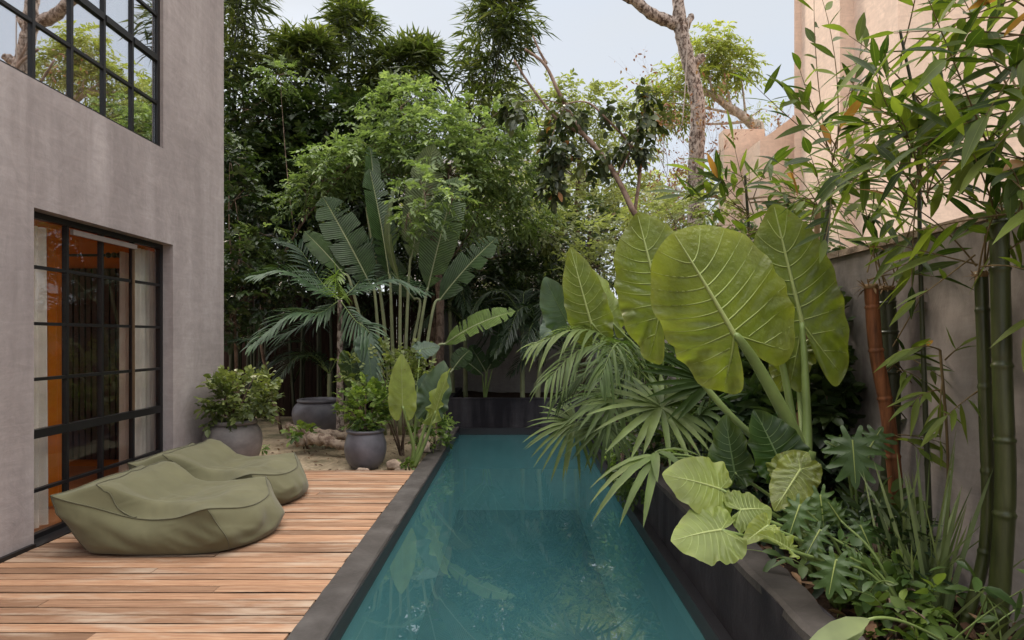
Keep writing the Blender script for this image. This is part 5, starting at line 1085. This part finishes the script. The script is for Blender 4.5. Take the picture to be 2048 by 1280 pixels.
# ================================================================== SHRUBS IN POTS AND SMALL PLANTS
def shrub(label, base_, c, r, n, k, L, W, mat, seed, tw=.16, name='shrub', group=None, stems=7, flat=.6, tm=T_OVAL, up=.5, cat='shrub', sag=.15, xmin=None):
    t = thing(name, label, cat, base_, group); rng = np.random.default_rng(seed); c = np.asarray(c, float)
    g = MB()
    for q in range(stems):
        d = rdir(rng, 1, .4)[0]; e = c+d*np.asarray(r)*.75; g.tube(bez(np.asarray(base_)+rng.normal(size=3)*.02*V(1, 1, 0), (np.asarray(base_)+e)/2+V(0, 0, .1), e, 9), np.linspace(.012, .003, 9), 6, cap=False)
    g.build('stems', M['bark'], t)
    pos, d = blob(rng, c, r, n, .35); 
    lump = np.array([mnoise.noise(Vector(x*1.6)) for x in d]); pos = c+(pos-c)*(1+.28*lump)[:, None]
    D = nrm(d+V(0, 0, up)+rng.normal(size=d.shape)*.4)
    if xmin is not None: pos[:, 0] = np.where(pos[:, 0] < xmin+.12, xmin+.12+(xmin+.12-pos[:, 0])*.6, pos[:, 0])
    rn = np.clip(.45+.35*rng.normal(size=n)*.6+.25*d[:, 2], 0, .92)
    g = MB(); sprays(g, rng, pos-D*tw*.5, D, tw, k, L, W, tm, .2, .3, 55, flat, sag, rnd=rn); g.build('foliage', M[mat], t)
    return t
shrub('leafy shrub with pale tips growing in the grey jar', pA+V(0, 0, .55), pA+V(.06, -.02, .93), (.56, .42, .34), 200, 7, .075, .048, 'shrub', 2, .2, xmin=-3.62)
shrub('dense bright green shrub growing in the small round pot', pB+V(0, 0, .43), pB+V(.0, .05, .76), (.37, .34, .36), 210, 7, .06, .042, 'shrubl', 3, .13)
shrub('leggy yellow green shrub between the bird of paradise and the small pot', V(-1.6, 8.4, -.05), V(-1.75, 8.4, 1.1), (.75, .5, .42), 150, 7, .075, .045, 'shrub', 4, .22)
shrub('low green seedling beside the driftwood log', V(-3.0, 8.6, 0), V(-2.95, 8.5, .27), (.3, .2, .12), 26, 6, .07, .05, 'shrubl', 5, .12, stems=3)
shrub('small ground seedling to the left of the driftwood', V(-3.7, 8.2, -.05), V(-3.6, 8.1, .08), (.28, .2, .07), 22, 6, .06, .045, 'shrubl', 6, .1, stems=3)
shrub('fine leaved shrub at the pool corner under the lime elephant ear', V(-1.15, 8.6, -.03), V(-1.18, 8.6, .28), (.3, .5, .3), 110, 7, .07, .032, 'shrubl', 7, .14)
shrub('tiny sprouting plant between the brown block and the coping', V(-1.32, 7.35, -.05), V(-1.33, 7.33, .06), (.1, .06, .06), 10, 5, .05, .035, 'shrubl', 8, .06, stems=2)
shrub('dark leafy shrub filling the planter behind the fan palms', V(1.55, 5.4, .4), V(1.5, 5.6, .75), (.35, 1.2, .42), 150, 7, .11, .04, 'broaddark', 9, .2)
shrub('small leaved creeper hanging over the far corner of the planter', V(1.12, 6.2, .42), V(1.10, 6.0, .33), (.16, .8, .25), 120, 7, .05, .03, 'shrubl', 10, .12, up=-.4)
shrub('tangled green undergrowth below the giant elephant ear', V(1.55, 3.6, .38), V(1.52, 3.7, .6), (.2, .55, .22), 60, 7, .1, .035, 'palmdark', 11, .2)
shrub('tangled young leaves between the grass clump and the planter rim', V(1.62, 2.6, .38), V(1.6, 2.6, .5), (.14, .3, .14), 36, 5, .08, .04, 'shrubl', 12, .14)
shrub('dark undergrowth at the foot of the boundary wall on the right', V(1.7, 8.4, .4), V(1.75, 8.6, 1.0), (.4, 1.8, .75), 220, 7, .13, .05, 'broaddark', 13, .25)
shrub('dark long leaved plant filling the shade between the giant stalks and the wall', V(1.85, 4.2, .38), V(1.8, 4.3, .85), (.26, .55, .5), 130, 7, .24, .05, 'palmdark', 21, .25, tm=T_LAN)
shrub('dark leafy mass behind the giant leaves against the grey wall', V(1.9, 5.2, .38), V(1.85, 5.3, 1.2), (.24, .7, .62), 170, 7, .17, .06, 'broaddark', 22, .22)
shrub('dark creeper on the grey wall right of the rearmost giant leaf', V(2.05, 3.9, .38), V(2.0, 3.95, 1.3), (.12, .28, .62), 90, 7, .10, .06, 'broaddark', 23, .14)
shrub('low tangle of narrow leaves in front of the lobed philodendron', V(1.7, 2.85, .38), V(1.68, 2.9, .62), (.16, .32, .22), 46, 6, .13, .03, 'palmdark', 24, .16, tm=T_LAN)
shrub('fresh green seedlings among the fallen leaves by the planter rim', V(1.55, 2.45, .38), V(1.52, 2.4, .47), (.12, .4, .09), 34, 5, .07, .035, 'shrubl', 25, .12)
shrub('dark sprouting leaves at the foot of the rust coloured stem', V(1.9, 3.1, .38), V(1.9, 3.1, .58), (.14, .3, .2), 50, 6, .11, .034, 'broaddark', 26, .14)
t = thing('trailing_vine', 'tangle of thin trailing stems with small leaves between the grass and the planter rim', 'plant', (1.62, 2.45, .38)); rng = np.random.default_rng(31); g = MB(); g2 = MB()
for k in range(17):
    a0 = V(rng.uniform(1.5, 1.95), rng.uniform(2.2, 3.1), .36); e0 = a0+V(rng.normal()*.22-.06, rng.normal()*.2-.05, rng.uniform(.08, .42)); m0 = (a0+e0)/2+V(rng.normal()*.08, 0, rng.uniform(.05, .2)); pp = bez(a0, m0, e0, 12); g.tube(pp, np.linspace(.0035, .0015, 12), 5, cap=False)
    for q in range(3, 12, 2): leaves(g2, [pp[q]], nrm(rng.normal(size=3)*V(1, 1, .5)+V(-.2, -.3, .1)), V(0, -.3, 1)+rng.normal(size=3)*.4, rng.uniform(.05, .11), rng.uniform(.025, .05), T_OVAL, .3, .3, rng=rng)
g.build('stems', M['stalk'], t); g2.build('foliage', M['philo'], t)
philo('young philodendron with lobed leaves tucked under the lime elephant ear leaf', V(1.6, 2.75, .36), [(P(1600, 1010, 2.65), P(1575, 1075, 2.6), .15, (-.2, 0, .5)), (P(1640, 990, 2.7), P(1650, 1060, 2.65), .15, (.2, 0, .5)), (P(1720, 1050, 2.7), P(1745, 1100, 2.65), .15, (.2, 0, .6))])
g = MB(); rng = np.random.default_rng(77); n = 420   # fallen leaves on the planter soil
pos = np.c_[rng.uniform(1.34, 2.13, n), 1.6+rng.random(n)**1.6*5, np.full(n, .39)+rng.random(n)*.03]; d = rdir(rng, n); d[:, 2] *= .25
leaves(g, pos, d, V(0, 0, 1)+rng.normal(size=(n, 3))*.4, rng.uniform(.05, .16, n), rng.uniform(.018, .04, n), T_MID, .1, .4, rng=rng)
tag(g.build('leaf_litter', M['litter']), kind='stuff')
g = MB(); n = 260; pos = np.c_[rng.uniform(-3.9, -1.25, n), rng.uniform(7.3, 9.6, n), np.full(n, -.05)+rng.random(n)*.015]; d = rdir(rng, n); d[:, 2] *= .2
leaves(g, pos, d, V(0, 0, 1)+rng.normal(size=(n, 3))*.3, rng.uniform(.03, .09, n), rng.uniform(.015, .035, n), T_MID, .1, .3, rng=rng); tag(g.build('leaf_litter', M['litter']), kind='stuff')

# ================================================================== TREES AND BAMBOO AT THE BACK
def tree(label, base_, trunk, r, clusters, mat, seed, n=100, k=7, L=.1, W=.045, tm=T_FAR, tw=.3, name='tree', barkm='bark', group=None, sag=.3, branches=True, up=.1, ang=55, shell=.3, brad=.02, lightup=.3):
    """trunk = polyline; clusters = (centre, radii, weight): foliage clumps each on a branch from the trunk"""
    t = thing(name, label, 'tree', base_, group); rng = np.random.default_rng(seed)
    g = MB(); tp = smooth_path(trunk, 40); g.tube(tp, np.linspace(r[0], r[1], 40), 14, jitter=.06)
    if branches:
        for c, rad, wt in clusters:
            i = int(rng.uniform(.45, 1)*39); a = tp[i]; c = np.asarray(c); g.tube(bez(a, (a+c)/2+V(0, 0, -.15*abs(c[2]-a[2]))+rng.normal(size=3)*.15, c, 14), np.linspace(brad, brad*.3, 14), 7, cap=False)
            for q in range(4):
                e = c+rdir(rng, 1)[0]*np.asarray(rad)*.8; g.tube(bez(c, (c+e)/2+V(0, 0, .05), e, 7), np.linspace(brad*.4, .003, 7), 5, cap=False)
    g.build('trunk', M[barkm], t)
    g = MB()
    for c, rad, wt in clusters:
        m_ = max(4, int(n*wt)); pos, d = blob(rng, c, rad, m_, shell)
        lump = np.array([mnoise.noise(Vector(x*1.9+V(*c)*3)) for x in d]); pos = np.asarray(c)+(pos-np.asarray(c))*(1+.35*lump)[:, None]
        D = nrm(d*V(1, 1, .6)+V(0, 0, up)+rng.normal(size=d.shape)*.4)
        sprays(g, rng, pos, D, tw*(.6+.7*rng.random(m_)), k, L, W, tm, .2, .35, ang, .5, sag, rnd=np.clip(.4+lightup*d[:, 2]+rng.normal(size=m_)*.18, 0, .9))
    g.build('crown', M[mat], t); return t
def px(x, y, Y, rx, ry, w_=1.0, rz=None): return (P(x, y, Y), (rx*Y/F, (rz if rz else .6*(rx+ry)/2*Y/F+.15), ry*Y/F), w_)
# feathery light green tree in the middle
tree('feathery light green tree over the paddle leaves in the centre', V(-1.4, 10.9, 0), [V(-1.4, 10.9, 0), P(880, 600, 10.9), P(870, 450, 10.9), P(900, 330, 10.8)], (.09, .04),
     [px(800, 215, 10.6, 75, 55, 1.1), px(860, 270, 10.3, 110, 60, 1.6), px(960, 260, 10.5, 110, 55, 1.5), px(760, 300, 10.2, 80, 50, 1.0), px(690, 320, 10.0, 70, 40, .8), px(900, 340, 10.2, 120, 60, 1.5), px(1010, 330, 10.6, 80, 70, 1.2),
      px(850, 390, 9.0, 40, 60, .28), px(640, 360, 9.9, 50, 40, .5), px(960, 410, 10.8, 110, 60, 1.3), px(815, 430, 9.0, 22, 50, .16), px(1050, 400, 11.2, 70, 70, 1.0), px(905, 400, 9.1, 28, 40, .12)], 'lighttree', 31, n=135, k=9, L=.105, W=.045, tm=T_MID, tw=.26, sag=.45)
tree('slender light leaved sapling hanging over the dark shrubs at the left', V(-3.9, 10.0, 0), [V(-3.9, 10.0, 0), P(520, 640, 10.0), P(590, 470, 10.0), P(700, 330, 10.0)], (.03, .012),
     [px(615, 395, 9.8, 50, 45, 1), px(560, 150, 11.0, 35, 25, .6), px(530, 470, 9.6, 45, 35, .4), px(660, 340, 9.8, 50, 40, 1.0)], 'lighttree', 32, n=70, k=9, L=.085, W=.038, tm=T_MID, tw=.26, sag=.4, brad=.01)
# dark broad-leaved trees
tree('dark glossy broadleaf tree left of the centre under the bamboo', V(-3.2, 12.4, 0), [V(-3.2, 12.4, 0), P(700, 560, 12.2), P(670, 380, 12.2), P(650, 260, 12.2)], (.12, .05),
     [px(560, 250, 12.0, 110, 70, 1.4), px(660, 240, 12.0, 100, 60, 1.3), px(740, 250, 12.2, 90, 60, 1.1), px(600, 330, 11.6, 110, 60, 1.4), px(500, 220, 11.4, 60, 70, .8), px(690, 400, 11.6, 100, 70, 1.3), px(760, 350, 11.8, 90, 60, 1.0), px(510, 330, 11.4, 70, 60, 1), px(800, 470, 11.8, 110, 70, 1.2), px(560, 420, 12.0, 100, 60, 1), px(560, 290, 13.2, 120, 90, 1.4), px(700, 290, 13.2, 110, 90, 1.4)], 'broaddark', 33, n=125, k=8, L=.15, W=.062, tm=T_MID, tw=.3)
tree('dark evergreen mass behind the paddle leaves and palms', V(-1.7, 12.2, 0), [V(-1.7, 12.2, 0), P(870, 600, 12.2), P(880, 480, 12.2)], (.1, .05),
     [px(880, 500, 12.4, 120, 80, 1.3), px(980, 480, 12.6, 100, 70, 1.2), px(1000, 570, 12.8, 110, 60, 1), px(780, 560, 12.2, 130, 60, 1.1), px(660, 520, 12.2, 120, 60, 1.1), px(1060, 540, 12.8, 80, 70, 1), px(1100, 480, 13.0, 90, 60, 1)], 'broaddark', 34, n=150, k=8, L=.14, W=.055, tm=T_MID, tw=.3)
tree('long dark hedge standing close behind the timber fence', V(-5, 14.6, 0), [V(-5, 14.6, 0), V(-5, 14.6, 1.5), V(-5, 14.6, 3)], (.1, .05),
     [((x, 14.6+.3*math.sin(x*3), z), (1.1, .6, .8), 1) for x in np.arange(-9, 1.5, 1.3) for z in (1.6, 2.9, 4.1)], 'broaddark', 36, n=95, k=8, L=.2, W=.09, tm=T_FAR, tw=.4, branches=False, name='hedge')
tree('leafy creeper hanging on the house corner at the left', V(-4.4, 9.6, 0), [V(-4.4, 9.6, 0), P(470, 640, 9.4), P(480, 500, 9.4)], (.03, .015),
     [px(480, 520, 9.4, 55, 50, 1.0), px(500, 590, 9.3, 60, 40, .8), px(460, 640, 9.2, 35, 40, .5), px(560, 560, 9.6, 60, 40, .6), px(470, 400, 9.8, 50, 60, .8), px(460, 320, 10.0, 45, 50, .6)], 'broaddark', 35, n=120, k=8, L=.10, W=.06, tm=T_OVAL, tw=.22, lightup=.5, name='climbing_shrub')
def bamboo_plume(label, base_, pts, seed, n, Rmax, mat='bambfar', L=.36, W=.052, t0=.3, group='bamboo plumes behind the garden', ncul=3):
    t = thing('bamboo_plant', label, 'bamboo', base_, group); rng = np.random.default_rng(seed)
    p = smooth_path(pts, 60); g = MB()
    for q in range(ncul):
        off = rng.normal(size=3)*V(.25, .25, 0)*(q > 0); g.tube(p+off*np.linspace(1.5, .6, 60)[:, None], np.linspace(.035, .006, 60), 7)
    g.build('stems', M['culmdark'], t)
    nt_ = max(8, int(n/15)); tt = t0+(1-t0)*np.linspace(0, 1, nt_)**.9; i = tt*59; c = np.stack([np.interp(i, np.arange(60), p[:, k]) for k in range(3)], 1)
    dt = rdir(rng, nt_, 0); dt[:, 2] *= .3; rr = Rmax*np.interp(tt, [t0, t0+.2, .75, .93, 1], [.8, 1, .85, .5, .1])*rng.uniform(.25, 1.15, nt_)
    cen = c+dt*rr[:, None]; who = rng.integers(0, nt_, n); sz = rng.uniform(.16, .42, nt_)*np.interp(tt, [t0, .8, 1], [1.3, 1, .6])
    d = rdir(rng, n, .1); pos = cen[who]+d*V(1, 1, .75)*(sz[who]*rng.random(n)**.5)[:, None]
    D = nrm(d*V(1, 1, .7)+dt[who]*.6+V(0, 0, .18+.5*np.clip(tt.mean(), 0, 1)*0)+rng.normal(size=d.shape)*.35+np.c_[np.zeros(n), np.zeros(n), .9*np.clip((tt[who]-.8)/.2, 0, 1)])
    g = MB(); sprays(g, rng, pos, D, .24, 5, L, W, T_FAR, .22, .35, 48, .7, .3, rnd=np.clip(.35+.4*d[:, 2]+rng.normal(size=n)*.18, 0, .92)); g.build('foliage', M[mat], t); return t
for lab, pts, sd, n, Rm in (
    ('feathery bamboo plume rising right beside the house corner', [V(-5.6, 12.2, 0), P(480, 400, 12.2), P(470, 150, 12.0), P(490, -60, 11.8)], 41, 760, .95),
    ('bamboo plume peaking second from the house corner', [V(-4.8, 12.8, 0), P(560, 420, 12.8), P(580, 220, 12.6), P(605, 110, 12.4), P(632, 105, 12.3)], 42, 520, .72),
    ('tall bamboo plume reaching the top of the picture, third from the house', [V(-4.0, 13.0, 0), P(660, 420, 13.0), P(690, 200, 13.0), P(700, 80, 13.0), P(705, 30, 12.9)], 43, 470, .62),
    ('bamboo plume leaning right, fourth from the house', [V(-3.2, 13.2, 0), P(730, 420, 13.2), P(770, 220, 13.0), P(805, 140, 12.9), P(840, 110, 12.8)], 44, 800, .9),
    ('isolated narrow bamboo plume standing free against the sky', [V(-1.6, 13.6, 0), P(935, 420, 13.6), P(960, 220, 13.4), P(990, 60, 13.2), P(1000, -70, 13.0)], 45, 950, .68)):
    bamboo_plume(lab, pts[0], pts, sd, n, Rm, ncul=(5 if sd < 43 else 3))
bamboo_plume('low dark bamboo thicket between the house corner and the fence', V(-5.2, 11.6, 0), [V(-5.2, 11.6, 0), P(500, 560, 11.6), P(505, 420, 11.6), P(500, 300, 11.6)], 47, 420, 1.3, mat='palmdark', t0=.25, ncul=8)
bamboo_plume('low dark bamboo thicket below the leaning plumes', V(-3.9, 12.0, 0), [V(-3.9, 12.0, 0), P(640, 560, 12.0), P(650, 430, 12.0), P(640, 330, 12.0)], 48, 420, 1.4, mat='palmdark', t0=.25, ncul=8)

# tall pale tree with mottled trunk
YT = 14.0
pt = thing('tall_tree', 'tall tree with mottled grey trunk and forked limbs against the sky', 'tree', P(1390, 812, YT))
g = MB(); tr_ = smooth_path([P(1392, 820, YT), P(1392, 420, YT), P(1393, 310, YT), P(1396, 220, YT), P(1388, 165, YT), P(1374, 112, YT), P(1362, 62, YT), P(1360, 40, YT)], 70)
g.tube(tr_, np.interp(np.linspace(0, 1, 70), [0, .5, .8, .9, 1], [.20, .165, .155, .15, .15]), 18, jitter=.06); g.build('trunk', M['bark_pale'], pt)
g = MB(); g.tube(smooth_path([P(1366, 52, YT), P(1330, 40, YT), P(1300, 26, YT-.1), P(1270, 2, YT-.2), P(1235, -18, YT-.3), P(1130, -110, YT-.6), P(1060, -220, YT-.8)], 40), np.linspace(.15, .07, 40), 14, jitter=.07)
g.tube(smooth_path([P(1360, 50, YT), P(1356, 0, YT), P(1350, -60, YT+.2), P(1380, -200, YT+.4), P(1360, -330, YT+.5)], 30), np.linspace(.155, .06, 30), 14, jitter=.07); g.build('limb', M['bark_pale'], pt)
g = MB(); g.tube(smooth_path([P(1390, 125, YT), P(1400, 118, YT-.05), P(1410, 112, YT-.1)], 8), [.13, .125, .12, .11, .1, .09, .085, .07], 10, jitter=.15); g.build('branch_stub', M['bark_pale'], pt); g = MB(); g.tube(smooth_path([P(1372, 52, YT), P(1380, 38, YT), P(1384, 30, YT)], 6), [.1, .09, .08, .075, .07, .06], 10, jitter=.15); g.build('branch_stub', M['bark_pale'], pt)
g = MB(); rng = np.random.default_rng(91)
for c, rad, m_ in ((P(1060, -260, 13.2), (1.4, 1.3, .9), 150), (P(1370, -380, 14.5), (1.8, 1.6, 1.2), 260), (P(1250, -300, 14), (1.3, 1.2, .8), 150), (P(1500, -330, 14.6), (1.2, 1.2, .8), 130)):
    pos, d = blob(rng, c, rad, m_, .3); sprays(g, rng, pos, nrm(d+rng.normal(size=d.shape)*.4), .4, 8, .16, .07, T_MID, .2, .3, 55, .5, .35)
g.build('crown', M['broaddark'], pt)
g = MB(); g.tube(smooth_path([P(1378, 36, YT-.22), P(1374, 100, YT-.3), P(1370, 180, YT-.3), P(1364, 250, YT-.3)], 20), .014, 6); tag(g.build('rope', M['rope'], origin=P(1364, 250, YT-.3)), 'grey rope hanging down the mottled tree trunk', 'rope')
g = MB(); rng = np.random.default_rng(6)
for q in range(3): g.tube(smooth_path([P(1384+q*3, 30, YT-.1), P(1392+q*2, 60, YT-.2), P(1388+q*4, 100+q*12, YT-.15)], 10), .012, 5)
# yellow-green tree further off
YY = 19.0
tree('yellow green tree with pale spreading limbs beyond the pink house', P(1470, 780, YY), [P(1530, 760, YY), P(1520, 300, YY), P(1505, 250, YY), P(1455, 212, YY), P(1415, 185, YY), P(1375, 188, YY)], (.22, .06),
     [px(1430, 78, YY, 38, 28, .8), px(1445, 120, YY, 55, 35, 1.3), px(1405, 110, YY, 40, 35, .8), px(1480, 135, YY, 35, 25, .7), px(1420, 160, YY, 60, 25, 1.0), px(1350, 150, YY, 45, 25, .6), px(1335, 205, YY, 55, 35, 1.2), px(1300, 235, YY, 40, 30, .8), px(1290, 185, YY, 25, 20, .3), px(1365, 215, YY, 40, 25, .6), px(1520, 220, YY, 20, 20, .15)], 'yellowtree', 51, n=90, k=9, L=.17, W=.06, tm=T_MID, tw=.4, sag=.6, barkm='bark_light', brad=.05)
# bare reddish twiggy shrubs
def twiggy(label, base_, top, spread, seed, nb=26, leafn=60, mat='redleaf', depth=3, r0=.03, L=.09):
    t = thing('bare_tree', label, 'tree', base_, 'bare twiggy trees beyond the wall'); rng = np.random.default_rng(seed); g = MB(); tips = []
    def br(p, d, l, r, k):
        e = p+d*l+rng.normal(size=3)*l*.05; m_ = (p+e)/2+rng.normal(size=3)*l*.10; g.tube(bez(p, m_, e, 6), np.linspace(r, r*.6, 6), 5 if r > .01 else 4, cap=False); tips.append(e); tips.append(m_)
        if k > 0:
            for q in range(rng.integers(2, 4)):
                dd = nrm(d+rng.normal(size=3)*spread+V(0, 0, .12)); br(p+(e-p)*rng.uniform(.55, 1), dd, l*rng.uniform(.55, .85), r*.58, k-1)
    h = np.linalg.norm(np.asarray(top)-base_); br(np.asarray(base_, float), nrm(np.asarray(top)-base_), h*.36, r0, depth+2)
    g.build('branches', M['bark_red'], t); tips = np.array(tips); idx = rng.integers(len(tips)//3, len(tips), leafn)
    g = MB(); leaves(g, tips[idx]+rng.normal(size=(leafn, 3))*.08, rdir(rng, leafn, -.6), rdir(rng, leafn), L*(.6+.8*rng.random(leafn)), L*.5, T_MID, .2, .3, rng=rng); g.build('dry_leaves', M[mat], t)
twiggy('bare reddish twiggy tree right of the mottled trunk', P(1550, 760, 16), P(1545, 110, 16), .42, 1, leafn=700, depth=4)
twiggy('bare twiggy tree left of the mottled trunk', P(1320, 760, 15), P(1335, 150, 15), .45, 2, leafn=500, depth=4)
twiggy('bare twiggy tree between mottled trunk and pink parapet', P(1450, 760, 17), P(1430, 180, 17), .45, 3, leafn=500, depth=4)
# leaning tree with leathery round leaves
YL = 9.6
lt = thing('leaning_tree', 'leaning bare limbed tree with drooping leathery leaves in front of the sky', 'tree', P(1330, 860, YL))
g = MB(); stalk(g, [P(1330, 870, YL), P(1300, 520, YL), P(1258, 405, YL), P(1215, 325, YL), P(1160, 260, YL), P(1120, 190, YL), P(1090, 130, YL), P(1050, 98, YL)], .055, .02, 10, n=50); stalk(g, [P(1093, 128, YL), P(1078, 100, YL), P(1066, 72, YL)], .024, .012, 8)
stalk(g, [P(1215, 328, YL), P(1180, 280, YL), P(1140, 255, YL), P(1110, 235, YL), P(1060, 170, YL+.1), P(1028, 120, YL+.1)], .035, .016, 8, n=30); g.build('trunk', M['bark_red'], lt)
g = MB(); stalk(g, [P(1270, 420, YL+.1), P(1280, 330, YL+.1), P(1262, 290, YL+.1), P(1215, 240, YL), P(1175, 205, YL), P(1130, 210, YL), P(1110, 235, YL-.1)], .03, .008, 7, n=30); stalk(g, [P(1262, 290, YL), P(1285, 240, YL), P(1292, 200, YL)], .012, .004, 6); stalk(g, [P(1130, 210, YL), P(1105, 270, YL-.1), P(1095, 300, YL-.2)], .012, .005, 6); stalk(g, [P(1130, 212, YL), P(1090, 200, YL), P(1030, 205, YL)], .010, .004, 6)
stalk(g, [P(1235, 350, YL), P(1260, 300, YL-.2), P(1250, 280, YL-.2)], .02, .006, 6); g.build('limb', M['bark_red'], lt)
g = MB(); rng = np.random.default_rng(55)
for c, rad, m_ in ((P(1135, 235, YL), (.26, .25, .22), 55), (P(1120, 300, YL-.1), (.24, .25, .45), 85), (P(1105, 355, YL-.15), (.16, .2, .3), 55), (P(1040, 210, YL), (.3, .2, .16), 34), (P(1180, 320, YL), (.3, .25, .22), 34), (P(1285, 225, YL), (.25, .2, .32), 34), (P(1275, 285, YL), (.3, .25, .25), 50), (P(1210, 225, YL), (.2, .2, .12), 12), (P(1230, 290, YL), (.25, .2, .2), 18), (P(1290, 190, YL), (.14, .15, .2), 14)):
    m_ = int(m_*.5)+2; pos, d = blob(rng, c, rad, m_, .1); sprays(g, rng, pos, nrm(d*.5+V(0, 0, -.5)+rng.normal(size=d.shape)*.4), .16, 5, .13, .085, T_OVAL, .15, .3, 55, .7, .4)
g.build('crown', M['roundleaf'], lt)
# soft background trees between the centre and the right
tree('soft yellowish tree in the middle distance behind the leaning limbs', V(1.5, 16.5, 0), [V(1.5, 16.5, 0), P(1150, 500, 16.5), P(1160, 300, 16.5)], (.15, .05),
     [px(1090, 210, 16.5, 50, 35, .8), px(1150, 190, 16.5, 50, 30, .8), px(1200, 215, 16.5, 60, 40, 1.0), px(1080, 290, 16.0, 70, 50, 1.3), px(1160, 280, 16.5, 70, 50, 1), px(1100, 370, 16, 90, 50, 1.3), px(1210, 330, 16.5, 70, 60, .9), px(1270, 390, 16.5, 60, 50, .7), px(1180, 420, 15.5, 90, 50, 1.1), px(1030, 200, 17, 40, 30, .5), px(1260, 300, 17, 50, 40, .6)], 'midtree', 61, n=85, k=8, L=.16, W=.065, tm=T_MID, tw=.38)
tree('mid green shrubby tree at the end of the right wall', V(1.4, 12.8, 0), [V(1.4, 12.8, 0), P(1170, 560, 12.8), P(1180, 460, 12.8)], (.08, .03),
     [px(1150, 470, 12.5, 80, 45, 1), px(1240, 470, 12.0, 70, 45, .9), px(1080, 450, 12.5, 60, 45, .8), px(1300, 440, 12, 60, 45, .8), px(1200, 540, 11.5, 90, 50, 1), px(1350, 450, 11, 60, 60, .9), px(1420, 430, 11, 60, 50, .8)], 'midtree', 62, n=85, k=8, L=.12, W=.05, tm=T_MID, tw=.3)
tree('dense hedge like tree behind the right wall under the pink parapet', V(3.6, 10.5, 0), [V(3.6, 10.5, 0), P(1440, 600, 10.5), P(1440, 520, 10.5)], (.08, .03),
     [px(1420, 520, 10.2, 90, 60, 1), px(1520, 520, 9.8, 90, 70, 1), px(1340, 560, 10.4, 90, 60, 1), px(1600, 520, 9.0, 60, 60, .7)], 'broaddark', 63, n=140, k=8, L=.13, W=.055, tm=T_MID, tw=.3)
for k, (lab, x, Y, c) in enumerate((('distant leafy tree behind the isolated bamboo plume', 940, 20, 'midtree'), ('distant tree behind the leaning plumes at the left', 640, 19, 'broaddark'), ('distant tree behind the house corner plume', 440, 19, 'broaddark'), ('distant tree right of the pale building', 1180, 22, 'midtree'), ('distant tree low behind the pink house parapet', 1350, 23, 'midtree'))):
    b0 = P(x, 760, Y); b0[2] = 0
    tree(lab, b0, [b0, P(x, 600, Y), P(x+10, 480, Y)], (.2, .1), [px(x-60, 420, Y, 90, 70, 1), px(x+60, 430, Y, 90, 70, 1), px(x, 350 if k < 3 else 400, Y, 90, 60, 1), px(x, 520, Y, 130, 60, 1)], c, 70+k, n=110, k=8, L=.24, W=.1, tw=.5, group='distant trees behind the garden')
